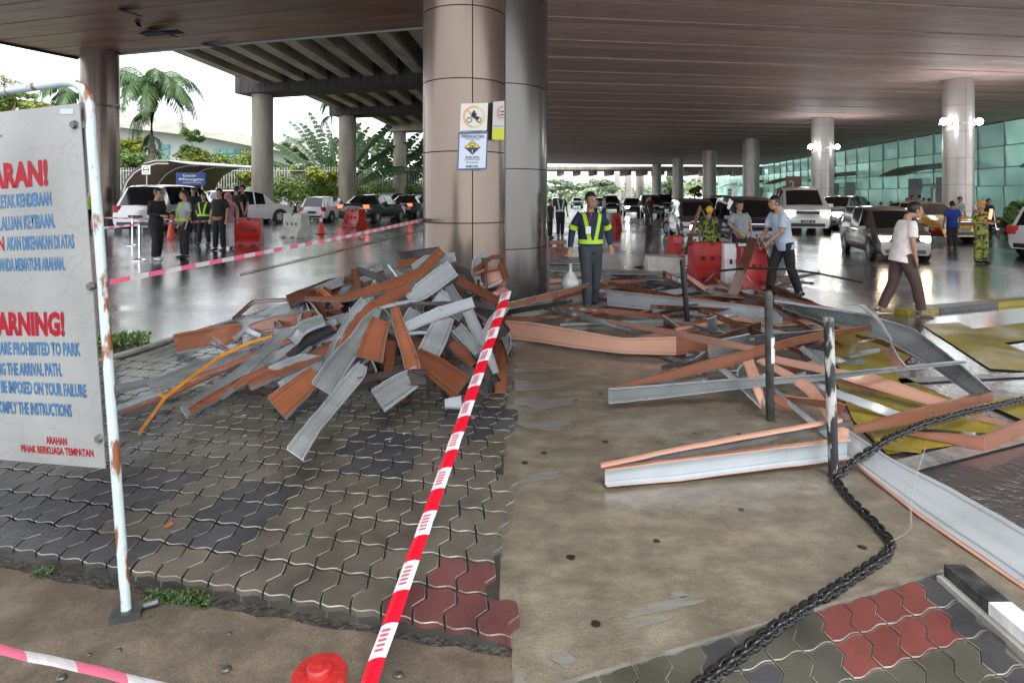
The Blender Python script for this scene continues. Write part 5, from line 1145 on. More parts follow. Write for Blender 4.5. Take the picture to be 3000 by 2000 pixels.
es(Z6,[(800,335,360,.05),(1000,380,420,.05),(1260,490,520,.04)],'t','slim terracotta strip along the curved grey plank')
sh_(Z6,[(180,78,.42),(600,140,.42),(930,200,.4),(1250,310,.34),(1500,490,.26),(1845,770,.2)],[(240,130,.28),(560,235,.25),(850,300,.24),(1100,420,.2),(1380,580,.14),(1720,815,.1)],'g','long grey plank arching right from the middle pole over the yellow lines',lip=-.02)
sh_(Z6,[(820,108,.5),(940,200,.5),(1060,360,.42),(1130,500,.36),(1200,590,.3)],[(870,112,.45),(1000,230,.45),(1080,380,.38),(1060,500,.3),(1100,602,.26)],'l','drooping light strip folded over the arching grey plank')
sh_(Z6,[(0,440,.3),(500,330,.36),(920,272,.4)],[(0,520,.2),(400,410,.26),(930,300,.34)],'t','terracotta beam right half crossing behind both poles')
es(Z5,[(820,742,752,.16),(1200,640,700,.17),(1600,520,612,.18),(1900,450,530,.2)],'t','terracotta beam left half lying on the wet slab',lip=.015)
sh_(Z5,[(600,198,.08),(780,222,.14),(1100,275,.22),(1500,350,.3),(1920,432,.36)],[(610,212,.06),(790,250,.1),(1100,315,.16),(1500,405,.22),(1850,462,.3)],'p','slim peach strip slanting down towards the middle pole')
sh_(Z6,[(180,500,.24),(600,590,.22),(960,650,.18),(1560,860,.1)],[(150,550,.18),(560,640,.16),(800,710,.12),(1410,892,.06)],'p','long peach plank lying over the yellow marking right of the near pole')
sh_(Z6,[(100,520,.26),(350,650,.22),(480,720,.2),(560,830,.16),(750,1080,.08)],[(40,540,.24),(290,690,.18),(420,790,.14),(520,900,.1),(650,1120,.04)],'p','twisted peach strip falling towards the near pole foot')
sh_(Z5,[(1850,545,.24),(1930,700,.16),(1990,880,.06)],[(1900,530,.24),(1965,690,.16),(1990,900,.04)],'p','pale peach leg just left of the middle pole')
sh_(Z6,[(0,540,.24),(60,700,.18),(110,860,.06)],[(-60,545,.24),(0,720,.16),(80,905,.03)],'p','second peach leg reaching the slab by the middle pole')
sh_(Z6,[(170,790,.12),(350,880,.08),(470,1010,.04)],[(160,850,.08),(320,930,.05),(440,1020,.02)],'t','terracotta strip end near the near pole base')
sh_(Z6,[(250,815,.2),(560,840,.22),(725,880,.22)],[(300,850,.15),(560,900,.15),(690,960,.13)],'t','bent terracotta flap wrapped round the near pole')
sh_(Z6,[(450,680,.18),(720,780,.14),(1170,940,.06)],[(420,700,.15),(680,830,.1),(1050,965,.03)],'g','grey strip slanting right from the near pole')
es(Z6,[(650,665,700,.1),(960,765,790,.06)],'t','thin terracotta strip above the slanting grey one')
sh_(Z6,[(130,700,.14),(300,850,.1),(600,1080,.05)],[(110,710,.12),(280,880,.07),(580,1130,.02)],'g','grey channel running to the near pole foot')
es(Z5,[(790,755,855,.08),(1200,725,815,.1),(1750,680,750,.14),(C6(250,0)[0],665,705,.18),(C6(560,0)[0],640,680,.2),(C6(1100,0)[0],588,612,.26),(C6(1640,0)[0],537,550,.3)],'g','very long thin grey beam crossing in front of the middle pole',lip=-.018)
es(Z5,[(735,1338,1362,.13),(1300,1215,1240,.2),(1960,1092,1120,.26),(C6(700,0)[0],985,1010,.3)],'p','thin peach edge strip above the big white beam',lip=.02)
es(Z5,[(860,1335,1362,.08),(1400,1230,1265,.16),(1960,1130,1165,.22),(C6(780,0)[0],1000,1030,.26)],'d','dark inner channel strip above the big white beam')
es(Z5,[(765,1365,1480,.03),(1300,1290,1432,.03),(1960,1210,1348,.05),(C6(735,0)[0],1135,1268,.06)],'l','big white beam lying on edge across the slab in front of the near pole',lip=-.03)
es(Z6,[(650,1040,1130,.18),(745,1060,1125,.14)],'p','peach scrap at the end of the big white beam',.14)
es(Z6,[(790,1048,1098,.12),(1200,930,1022,.1),(1850,775,850,.06)],'t','terracotta beam angled right under the chain',lip=.02)
es(Z6,[(1200,1080,1108,.03),(1500,1095,1165,.02),(1790,1120,1237,.01)],'t','terracotta plank arm left of the sharp corner bend')
es(Z6,[(1790,1118,1237,.01),(2110,985,1105,.01)],'t','terracotta plank arm right of the sharp corner bend')
es(Z6,[(1690,945,985,.02),(1960,1010,1050,.02)],'p','pinkish strip lying beyond the sharp corner bend')
sh_(Z6,[(1180,1060,.05),(1500,1075,.05),(1800,1090,.05)],[(1190,1075,.03),(1500,1095,.03),(1740,1120,.03)],'d','dark metal channel beneath the terracotta corner')
sh_(Z1,[(2487,1258,.16),(2614,1343,.12),(2780,1425,.09),(3040,1572,.06)],[(2477,1332,.05),(2511,1358,.04),(2697,1503,.03),(3040,1738,.02)],'l','widest pale plank sloping to the lower right edge',lip=.012,curve=.2)
sh_(Z1,[(2478,1333,.045),(2697,1504,.032),(3040,1740,.022)],[(2474,1337,.03),(2690,1510,.02),(3040,1752,.012)],'p','peach edge strip beneath the widest pale plank')
sh_(ZQ,[(895,628,1.06),(775,940,.56),(650,1262,.10)],[(985,655,1.03),(865,985,.53),(745,1305,.09)],'t','tall terracotta plank propped upright before the red barriers',lip=.02,curve=.2)
sh_(ZQ,[(985,650,1.0),(1070,850,.5),(1150,1050,.08)],[(1030,700,.95),(1110,850,.5),(1215,1015,.08)],'b','dark leg leaning right against the tall terracotta plank')
sh_(ZQ,[(230,1030,.4),(430,1160,.2),(650,1285,.06)],[(230,1075,.33),(400,1200,.15),(560,1298,.03)],'p','pale slatted plank slanting down to the tall terracotta plank')
sh_(ZQ,[(0,1000,.35),(330,1160,.2),(560,1260,.06)],[(0,1080,.25),(330,1190,.13),(560,1290,.03)],'t','terracotta plank beside the pale slatted one')
sh_(ZQ,[(860,1060,.5),(930,1150,.3),(1000,1240,.05)],[(880,1050,.5),(950,1150,.3),(1010,1250,.05)],'p','thin pale strut under the upright plank')
sh_(ZQ,[(440,1110,.1),(590,980,.4)],[(410,1110,.05),(560,985,.35)],'g','grey strut leaning on the red barrier')
es(ZQ,[(810,1200,1260,.05),(940,1200,1265,.05)],'l','small grey square plate on the ground under the upright plank')
sh_(ZP,[(1780,480,1.35),(1690,740,.9),(1640,930,.3)],[(1800,485,1.35),(1730,740,.9),(1680,930,.3)],'p','slim peach strip standing upright above the dirty white block')
sh_(ZP,[(1745,780,.6),(1650,860,.45),(1580,920,.3)],[(1755,790,.6),(1665,870,.45),(1600,930,.3)],'b','short brown strip leaning to the upright slim peach strip')
sh_(ZP,[(1780,480,1.35),(1855,610,1.1)],[(1795,480,1.35),(1865,600,1.1)],'t','thin brace from the top of the slim upright strip')
b=MB(); vs=[G(*px(ZQ,600,1010)),G(*px(ZQ,900,965)),G(*px(ZQ,1250,975)),G(*px(ZQ,1600,1020)),G(*px(ZQ,2000,1100))]
c_=[P(*px(ZQ,x,y),8.6) for x,y in ((560,1000),(900,965),(1250,975),(1600,1020),(2000,1100),(2100,1120))]
ce=empty('cable',(0,0,0),label='black cable sagging over the wet road behind the man in brown trousers',cat='cable'); MB().tube(c_,.018,6).build('strand',M_black,ce,smooth=True)
# newspaper like white bundle
nb=empty('paper_bundle',tuple(G(*px(ZQ,1030,1190))),label='crumpled white paper bundle beside the upright plank',cat='paper')
b=MB(); rng=random.Random(3); 
for i in range(5): b.box((rng.uniform(-.03,.03),rng.uniform(-.02,.02),.08+.035*i),(.24-.02*i,.2,.03),M=Matrix.Rotation(R(30+rng.uniform(-8,8)),4,'Y')@Matrix.Rotation(R(15+rng.uniform(-20,20)),4,'Z'))
b.build('folded_sheets',mat('newsprint',(0.6,0.6,0.6),.7,col2=(0.3,0.31,0.33),nscale=22),nb)
# ---------------------------------------------------------------- small stones on the slabs
M_stone=mat('dark_wet_stone',(0.02,0.02,0.022),.35,col2=(0.06,0.06,0.055),nscale=20)
for i,(u,v,s,lab) in enumerate(((348,1905,9,'small dark pebble left of its twin near the pink tape'),(260,1918,8,'small dark pebble nearest the printed word on the pink tape'),(180,1987,16,'dark flat stone under the pink tape'),(662,1963,17,'round grey stone on the concrete left of the red bollard'),(672,1857,9,'small dark stone close to the paver edge weeds'),(1168,1980,16,'dark stone on the concrete right of the red and white tape'))):
    p=G(u,v,.006); k=p.y/F; MB().ball((0,0,s*k*.3),(s*k,s*k*.8,s*k*.4),10,6).build('stone',M_stone,tag(empty('stone',tuple(p)),lab,'stone'),smooth=True)
lf=G(493,1540,.058); tag(MB().add([Vector((-.012,-.02,.002)),Vector((.012,-.015,.004)),Vector((.016,.02,.003)),Vector((-.008,.03,.006))],[(0,1,2,3)]).build('fallen_leaf',mat('orange_leaf',(0.42,0.10,0.03),.5),None,loc=tuple(lf)),'small orange fallen leaf on a brown paver by the sign post','leaf')
# ---------------------------------------------------------------- puddles on the brown slab
M_pud=mat('pale_sheen_puddle_water',(0.17,0.165,0.148),.04,spec=1.0,bump=.35,bscale=4,stretch=(1,5,1),space='World')  # pale reflected sheen is put into the water's base colour
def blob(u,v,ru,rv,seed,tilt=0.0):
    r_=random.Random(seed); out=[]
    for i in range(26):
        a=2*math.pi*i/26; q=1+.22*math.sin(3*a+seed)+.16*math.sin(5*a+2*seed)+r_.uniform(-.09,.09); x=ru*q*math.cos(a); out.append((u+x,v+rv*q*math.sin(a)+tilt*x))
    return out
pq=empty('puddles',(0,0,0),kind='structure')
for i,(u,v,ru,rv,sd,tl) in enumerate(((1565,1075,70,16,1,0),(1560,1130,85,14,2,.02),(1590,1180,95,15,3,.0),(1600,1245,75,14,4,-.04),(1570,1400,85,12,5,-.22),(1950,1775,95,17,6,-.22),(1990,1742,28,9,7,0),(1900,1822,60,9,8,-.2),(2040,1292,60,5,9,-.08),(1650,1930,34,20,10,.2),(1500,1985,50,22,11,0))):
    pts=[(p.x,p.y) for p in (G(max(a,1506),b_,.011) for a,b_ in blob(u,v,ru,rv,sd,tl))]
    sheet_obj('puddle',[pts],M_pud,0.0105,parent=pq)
# small torn crumbs round both heaps
cb_=MB(); r_=random.Random(12)
for i in range(260):
    if i<130: u=r_.uniform(420,1470); v=r_.uniform(1130,1300)-max(0,(800-u))*.15; z=.06
    else: u=r_.uniform(1560,2500); v=r_.uniform(850,1180); z=.012
    p=G(u,v,z); s=r_.uniform(.004,.022); a=r_.uniform(0,3.14); d=Vector((math.cos(a),math.sin(a),0))*s; e2_=Vector((-math.sin(a),math.cos(a),r_.uniform(0,.5)))*s*r_.uniform(.25,.7)
    cb_.add([p-d,p+d*.8+e2_*.3,p+d+e2_,p-d*.7+e2_*1.2],[(0,1,2,3)],r_.randrange(3))
tag(cb_.build('crumbs',[M_grey,M_peach,M_dgrey]),kind='stuff')
# ---------------------------------------------------------------- BARRIERS, CONES
def barrier(label,u0,u1,vt,vb,m,rz=0,zbase=0,Y=None,depth=.5,cat='water barrier'):
    """plastic jersey barrier; u0..u1 base width in px, seen along its length (local x) rotated rz"""
    uc=(u0+u1)/2; p=G(uc,vb) if Y is None else Vector((X(uc,Y),Y,0)); k=p.y/F; Wd=(u1-u0)*k; Ht=(vb-vt)*k
    e=empty('barrier',(p.x,p.y,0),rz,label,cat)
    prof=[(-.5,0),(.5,0),(.5,.10),(.40,.30),(.29,.42),(.27,.72),(.25,.76),(.25,.99),(.2,1.0),(-.2,1.0),(-.25,.99),(-.25,.76),(-.27,.72),(-.29,.42),(-.40,.30),(-.5,.10)]
    n=len(prof); b=MB(); L=Wd/2; vs=[(-L,x*depth,z*Ht) for x,z in prof]+[(-L*1.0,x*depth,z*Ht) for x,z in []]
    xs=[(-L,1),(-L*.86,1),(-L*.84,.97),(L*.84,.97),(L*.86,1),(L,1)]; vs=[(xx,x*depth*s,z*Ht) for xx,s in xs for x,z in prof]
    fs=[(i*n+j,i*n+(j+1)%n,(i+1)*n+(j+1)%n,(i+1)*n+j) for i in range(len(xs)-1) for j in range(n)]+[tuple(range(n))[::-1],tuple(range((len(xs)-1)*n,len(xs)*n))]
    b.add(vs,fs); b.build('shell',m,e,smooth=True)
    dk=MATS['dark_recess'] if 'dark_recess' in MATS else mat('dark_recess',(0.10,0.01,0.01),.6)
    if m is M_wplas: dk=mat('grey_recess',(0.16,0.16,0.15),.6)
    for i in (-1,0,1):
        for sy in (-1,1): MB().box((i*L*.48,sy*depth*.283,.56*Ht),(L*.2,.012,.12*Ht)).build('slot',dk,e)
    MB().box((0,0,.96*Ht),(L*.2,depth*.52,.1*Ht)).build('filler_notch',dk,e)
    for i in (-1,1): MB().box((i*L*.5,0,.03*Ht),(L*.35,depth*1.005,.065*Ht)).build('foot_gap',dk,e)
    return e
barrier('red water barrier standing behind the woman in white trousers',697,765,638,717,M_red,R(14),depth=.9)
barrier('dirty white water barrier left of the white hatchback',835,902,625,694,M_wplas,R(-24),depth=.9)
barrier('red water barrier in front of the first black saloon',1013,1067,613,667,M_red,R(-28),depth=.9)
barrier('wide red water barrier beneath the man in the grey tee',2022,2137,709,812,M_red,R(2),depth=.55)
barrier('white water barrier directly right of the wide red one',2120,2190,713,830,M_white,R(-10),depth=.5)
barrier('red water barrier half hidden by the upright plank',2165,2238,722,850,M_red,R(-5),depth=.5)
barrier('narrow red barrier end left of the dirty white block',1962,1992,690,750,M_red,R(20),depth=.5)
barrier('far white and red barrier right behind the walking worker',1780,1797,625,668,M_wplas,R(10),depth=.7)
barrier('far red barrier end right behind the walking worker',1797,1815,625,670,M_red,R(10),depth=.8)
cb=empty('concrete_block',tuple(G(1955,800)),label='dirty white wedge block under the slim upright strip',cat='block')
b=MB(); k=G(1955,800).y/F; w_=55*k; h_=48*k; b.add([(-w_,0,0),(w_,0,0),(w_,.5,0),(-w_,.5,0),(-w_*1.02,.1,h_),(w_*.9,.1,h_*.9),(w_*.9,.5,h_),(-w_*.9,.5,h_)],[(0,3,2,1),(4,5,6,7),(0,1,5,4),(1,2,6,5),(2,3,7,6),(3,0,4,7)]); b.build('block',M_wplas,cb)
def cone(label,u,vt,vb,lean=0):
    p=G(u,vb); k=p.y/F; h=(vb-vt)*k; r=h*.2; e=empty('traffic_cone',tuple(p),label=label,cat='traffic cone'); e.rotation_euler=(0,lean,0)
    MB().box((0,0,.02),(r*2.3,r*2.3,.04)).build('base',M_red,e)
    mo=mat('cone_orange',(0.75,0.07,0.02),.4)
    for z0,z1,m in ((.04,.62,mo),(.62,.80,M_white),(.80,1.0,mo)):
        rr=lambda z: r*(1-z)*.78+r*.12
        MB().lathe((0,0,0),[(rr(z0),z0*h),(rr(z1),z1*h)],16).build('cone_band',m,e,smooth=True)
cone('orange cone with white collar between the men in black and in the vest',501,632,698); cone('orange cone between the white barrier and the white hatchback',941,627,686); cone('red cone under the upright terracotta plank',2188,808,852)
# orange reflector held near the man in light blue
rp=empty('warning_triangle',tuple(G(2272,805)),label='orange panel behind the legs of the man in the light blue shirt',cat='panel'); MB().box((0,0,.32),(.11,.02,.26),M=Matrix.Rotation(R(6),4,'Y')).build('plate',mat('amber',(0.8,0.3,0.01),.35),rp); MB().box((0,0,.1),(.12,.12,.2)).build('stand',M_dgrey,rp)
# ---------------------------------------------------------------- CARS
CAR={ # stations: x(m from rear), half width, z belt, z roof, half width roof, flag(side glass to next, top glass to next)
'suv':dict(L=4.7,W=1.86,Ht=1.75,st=[(0,.86,.80,.80,.74,0,0),(.06,.90,.98,.98,.78,0,1),(.42,.91,1.02,1.66,.66,0,0),(.62,.92,1.02,1.72,.68,1,0),(1.55,.93,1.02,1.75,.70,0,0),(1.63,.93,1.02,1.75,.70,1,0),(2.45,.93,1.02,1.72,.69,0,0),(2.53,.93,1.02,1.71,.68,1,0),(3.05,.93,1.03,1.60,.65,0,1),(3.62,.92,1.05,1.09,.76,0,0),(4.35,.88,.94,.97,.74,0,0),(4.62,.80,.74,.78,.66,0,0),(4.7,.74,.60,.62,.6,0,0)]),
'mpv':dict(L=4.9,W=1.85,Ht=1.9,st=[(0,.86,.80,.80,.76,0,0),(.05,.90,1.0,1.0,.80,0,1),(.2,.91,1.05,1.80,.72,0,0),(.42,.92,1.05,1.87,.73,1,0),(1.6,.93,1.05,1.90,.74,0,0),(1.68,.93,1.05,1.90,.74,1,0),(2.7,.93,1.05,1.88,.73,0,0),(2.78,.93,1.05,1.87,.73,1,0),(3.35,.93,1.06,1.74,.70,0,1),(4.1,.91,1.09,1.13,.78,0,0),(4.65,.87,.98,1.0,.76,0,0),(4.85,.80,.78,.8,.7,0,0),(4.9,.76,.6,.62,.66,0,0)]),
'hatch':dict(L=3.7,W=1.67,Ht=1.48,st=[(0,.76,.72,.72,.66,0,0),(.05,.80,.88,.88,.70,0,1),(.30,.81,.92,1.42,.58,0,0),(.5,.82,.92,1.46,.60,1,0),(1.15,.83,.92,1.48,.61,0,0),(1.22,.83,.92,1.48,.61,1,0),(1.9,.83,.92,1.45,.60,0,0),(1.97,.83,.92,1.44,.60,1,0),(2.35,.83,.93,1.35,.57,0,1),(2.85,.82,.95,.98,.68,0,0),(3.4,.78,.84,.86,.66,0,0),(3.62,.70,.66,.68,.58,0,0),(3.7,.64,.52,.54,.52,0,0)]),
'sedan':dict(L=4.5,W=1.76,Ht=1.47,st=[(0,.80,.84,.84,.72,0,0),(.06,.85,.98,1.0,.74,0,0),(.60,.87,.98,1.04,.74,0,1),(1.15,.88,.96,1.40,.58,0,0),(1.3,.88,.96,1.43,.60,1,0),(1.95,.88,.95,1.47,.61,0,0),(2.02,.88,.95,1.47,.61,1,0),(2.65,.88,.95,1.44,.60,0,0),(2.72,.88,.95,1.43,.59,1,0),(2.85,.88,.95,1.40,.58,0,1),(3.45,.87,.95,.99,.72,0,0),(4.15,.83,.84,.87,.70,0,0),(4.42,.76,.68,.7,.62,0,0),(4.5,.7,.54,.56,.58,0,0)])}
def car(kind,label,loc,rz,paint,sc=(1,1,1),lit=None,plate=None,group=None,cat='car',tail=False,two=None):
    """local +x = nose; origin under the car centre"""
    c=CAR[kind]; L=c['L']; e=empty('car',(loc[0],loc[1],0),rz,label,cat,group,scale=sc); st=c['st']; zb=.24
    body=MB(); gl=MB(); n=9
    def sec(s):
        x,hw,zt,zr,hr,_,_=s; x-=L/2; q=[]
        half=[(hw*.90,zb),(hw*.985,zb+.12),(hw,zb+.32 if zt>.6 else zb+.15),(hw*.985,zt),(hr,zr-.035 if zr>zt+.1 else zr-.005),(hr*.86,zr)]
        return [(x,-y,z) for y,z in half]+[(x,0,zr+.025)]+[(x,y,z) for y,z in half[::-1]]
    S_=[sec(s) for s in st]; m=len(S_[0])
    for r_ in S_: body.v+=r_
    for i in range(len(S_)-1):
        for j in range(m-1):
            g_=0
            if st[i][5] and j in (3,8): g_=1
            if st[i][6] and j in (5,6): g_=1
            body.f.append((i*m+j,(i+1)*m+j,(i+1)*m+j+1,i*m+j+1)); body.m.append(g_ if g_ else (2 if (two and st[i][2]*0+S_[i][j][2]<.66 and j in (0,1,10,11)) else 0))
        body.f.append((i*m,i*m+m-1,(i+1)*m+m-1,(i+1)*m)); body.m.append(0)
    body.f+= [tuple(range(m)),tuple(range((len(S_)-1)*m,len(S_)*m))[::-1]]; body.m+=[0,0]
    # split glass into its own child
    bf=[(f,mi) for f,mi in zip(body.f,body.m) if mi!=1]; gf=[f for f,mi in zip(body.f,body.m) if mi==1]
    b=MB(); b.v=body.v; b.f=[f for f,_ in bf]; b.m=[mi for _,mi in bf]; o=b.build('body',[paint,M_glassd,two or paint],e,smooth=True)
    bm=bmesh.new(); bm.from_mesh(o.data); bmesh.ops.recalc_face_normals(bm,faces=bm.faces); bm.to_mesh(o.data); bm.free(); o.data.set_sharp_from_angle(angle=R(32))
    grp={}
    for f in gf:
        ys=[body.v[i][1] for i in f]; xs=[body.v[i][0] for i in f]; sd_=0 if (min(ys)<-.01 and max(ys)<=.01 and False) else (1 if min(ys)>.3 else (-1 if max(ys)<-.3 else 0))
        grp.setdefault((sd_,round(min(xs),2)),[]).append(f)
    for ky,fl_ in grp.items():
        ids=sorted({i for f in fl_ for i in f}); mp_={q:n_i for n_i,q in enumerate(ids)}
        g=MB(); g.v=[body.v[q] for q in ids]; g.f=[tuple(mp_[q] for q in f) for f in fl_]; g.build('window' if ky[0] else 'windscreen',M_glassd,e)
    wr_=.31 if kind in('hatch','sedan') else .35; hw=c['W']/2
    for wx in (-L/2+.78 if kind!='sedan' else -L/2+.95,L/2-.85):
        for s in (-1,1):
            w=empty('wheel',(wx,s*(hw-.10),wr_)); w.parent=e
            MB().tube([(0,-.10,0),(0,-.09,0),(0,.09,0),(0,.10,0)],[wr_*.93,wr_,wr_,wr_*.93],20,ref=Vector((1,0,0))).build('tyre',M_tyre,w,smooth=True)
            MB().tube([(0,s*.085,0),(0,s*.106,0)],[wr_*.66,wr_*.62],12).build('rim',M_rim,w)
            ho=MB()
            for q in range(5):
                a=q*2*math.pi/5; ho.box((wr_*.45*math.cos(a+.63),s*.107,wr_*.45*math.sin(a+.63)),(.09,.006,.05),M=Matrix.Rotation(-a-.63,4,'Y'))
            ho.build('rim_opening',M_black,w)
            b=MB(); b.tube([(wx,s*(hw-.16),wr_+.02),(wx,s*(hw+.004),wr_+.02)],wr_*1.16,20,ref=Vector((1,0,0))); b.build('wheel_arch',M_black,e)
    zt=st[1][2]; zf=st[-3][2]
    lampm=lit or M_white
    for s in (-1,1):
        MB().box((L/2-.13,s*hw*.66,zf-.17),(.26,.34,.17),rz=-s*R(18)).build('headlight',lampm,e)
        MB().box((-L/2+.05,s*hw*.80,zt-.12 if kind!='mpv' else 1.0),(.14,.26,.24 if kind!='sedan' else .17),rz=s*R(14)).build('tail_lamp',M_tail if tail else M_redl,e)
        mx=-L/2+ (st[9][0] if kind!='sedan' else st[10][0])-.42
        MB().box((mx,s*(hw+.09),st[9][2]+.03),(.12,.19,.13)).build('mirror',paint,e)
        for dx in (-.75,.12): MB().box((dx+.1,s*(hw-.005),st[4][2]-.13),(.17,.03,.03)).build('handle',M_chrome,e)
    MB().box((L/2-.03,0,zf-.12),(.09,hw*.95,.12)).build('grille',M_black,e)
    MB().box((L/2-.015,0,zf-.06),(.07,hw*.9,.02)).build('chrome_strip',M_chrome,e)
    MB().box((L/2+.0,0,.36),(.06,hw*1.3,.13)).build('air_intake',M_black,e); MB().box((-L/2+.0,0,.33),(.06,hw*1.5,.12)).build('rear_skirt',M_black,e)
    MB().box((L/2+.03,0,.50),(.02,.50,.11)).build('number_plate',M_black,e)
    MB().box((-L/2-.02,0,zt-.24 if kind=='sedan' else .58),(.03,.50,.12)).build('number_plate',M_black,e)
    if plate:
        z=.465 if plate[1]=='f' else (zt-.275 if kind=='sedan' else .545)
        x=(L/2+.042) if plate[1]=='f' else -(L/2+.037); sy=1 if plate[1]=='f' else -1
        text_on(plate[0],(x,-.2*sy,z),(x,.2*sy,z),(x,.2*sy,z+.075),M_white,e,off=.003)
    return e
pt=lambda nm,c,m=.35: mat(nm,c,.18,m,coat=1.0)
P_sil=pt('silver_car_paint',(0.50,0.50,0.50)); P_wht=pt('white_car_paint',(0.75,0.76,0.77),0); P_blk=pt('black_car_paint',(0.012,0.013,0.015)); P_navy=pt('navy_car_paint',(0.012,0.018,0.06))
P_gry=pt('grey_car_paint',(0.22,0.23,0.25)); P_brn=pt('brown_grey_car_paint',(0.10,0.085,0.08)); P_yel=pt('yellow_taxi_paint',(0.75,0.42,0.02),0); P_tax=pt('red_taxi_paint',(0.32,0.02,0.015),0)
def at(u,v): p=G(u,v); return (p.x,p.y)
def placecar(kind,label,u,vb,rz,paint,s,**k):
    p=G(u,vb); return car(kind,label,(p.x,p.y),R(rz),paint,sc=(s,s,s*k.pop('hs',1)),**k)
placecar('suv','silver grey sport utility car seen from behind, beneath the blue sign',520,672,86,P_sil,1.22)
placecar('suv','white sport utility car pointing right behind the couple in black',716,655,50,P_wht,1.12)
placecar('hatch','small white hatchback seen from behind beside the second pier',960,648,80,P_wht,1.08)
placecar('sedan','first black saloon with red tail lamp behind the red barrier',1098,650,75,P_blk,1.18,plate=('QM 6177','r'),tail=True)
placecar('sedan','second black saloon cut off by the bronze column',1212,638,76,P_blk,1.18,plate=('QS 9465','r'),tail=True)
placecar('suv','dark sport utility car parked behind the two black saloons',1158,622,72,P_blk,1.12)
# right lanes
placecar('mpv','navy people carrier facing the camera between the two men',2188,716,-99,P_navy,.84,plate=('BLE 8086','f'))
placecar('mpv','white people carrier with both headlamps lit',2338,676,-108,P_wht,1.08,lit=M_head,plate=('QAB 21','f'))
placecar('sedan','grey saloon with lit headlamps beside the white people carrier',2468,668,-140,P_gry,1.12,lit=M_head)
placecar('mpv','dark brown people carrier with warm headlamps behind the man in the pink tee',2584,748,-106,P_brn,.70,lit=M_headw)
placecar('sedan','yellow and red taxi behind the dark brown people carrier',2698,700,-92,P_yel,.95,two=P_tax,plate=('HQ 2215','f'))
placecar('hatch','white car whose rear corner enters at the right edge',3170,752,20,P_wht,.95)
placecar('mpv','dark van behind the slim upright strip with one bright lamp',2030,700,-99,P_brn,.80,hs=1.0)
e=empty('motorcycle_lamp',tuple(G(2027,725)),label='bright white lamp shining behind the slim upright strip',cat='lamp'); MB().tube([(0,0,0),(0,0,.6)],.03,8).build('stem',M_black,e); MB().ball((0,-.05,.62),(.085,.05,.085)).build('lens',M_flood,e)
farc=[(1790,618,-97,P_blk,'suv','black car right of the walking worker in the far queue',None),(1850,628,-95,P_blk,'sedan','black saloon with a bright lamp in the far queue',M_head),(1905,632,-97,P_blk,'suv','dark car left of the helmet rider in the far queue',None),
(1760,610,-97,P_gry,'sedan','grey car farthest left in the far queue',None),(1945,618,-99,P_blk,'mpv','dark people carrier behind the pink helmet',None),(2090,628,-97,P_blk,'sedan','dark saloon roof behind the man in the grey tee',None),(1690,608,-93,P_sil,'hatch','pale car seen past the worker shoulder',None),(2120,622,-97,P_gry,'suv','grey car roof left of the navy people carrier',None),(1630,606,-93,P_gry,'hatch','grey car beside the man with the white helmet',None)]
for u,v,rz,p_,k_,lab,lt in farc: placecar(k_,lab,u,v,rz,p_,1.0,lit=lt,group='cars queueing far down the lane')
# motorcycles
def moto(label,loc,rz,m,s=1):
    e=empty('motorcycle',(loc[0],loc[1],0),rz,label,'motorcycle',scale=s)
    for x in (-.62,.62):
        w=empty('wheel',(x,0,.29)); w.parent=e; vs=[]; b=MB()
        b.tube([(.26*math.cos(a),0,.26*math.sin(a)) for a in [i*math.pi/8 for i in range(17)]],.045,6,cap=False,ref=Vector((0,1,0))); b.build('tyre',M_tyre,w,smooth=True); MB().tube([(0,-.03,0),(0,.03,0)],.2,12).build('rim',M_rim,w)
    MB().tube([(-.55,0,.62),(-.1,0,.72),(.25,0,.55),(.45,0,.75)],[.10,.15,.12,.08],8).build('body',m,e,smooth=True); MB().tube([(-.65,0,.76),(-.2,0,.80),(.1,0,.78)],[.07,.12,.07],8).build('seat',M_black,e,smooth=True)
    MB().tube([(.62,0,.29),(.45,0,.95)],.035,6).build('fork',M_chrome,e); MB().tube([(.38,-.33,1.0),(.45,0,.97),(.38,.33,1.0)],.02,6).build('handlebar',M_black,e); MB().ball((.5,0,.9),(.09,.1,.1)).build('headlight',M_chrome,e)
    MB().box((0,0,.4),(.45,.22,.26)).build('engine',M_dgrey,e)
moto('black motorcycle parked before the hedge, left one',at(862,641),R(100),M_black,1.1); moto('red motorcycle parked before the hedge next to the hatchback',at(884,640),R(100),M_red,1.1)
moto('motorcycle with a pink helmet rider space before the dark van',at(1972,690),R(-80),mat('pink_plastic',(0.7,0.12,0.25),.3),1.0)
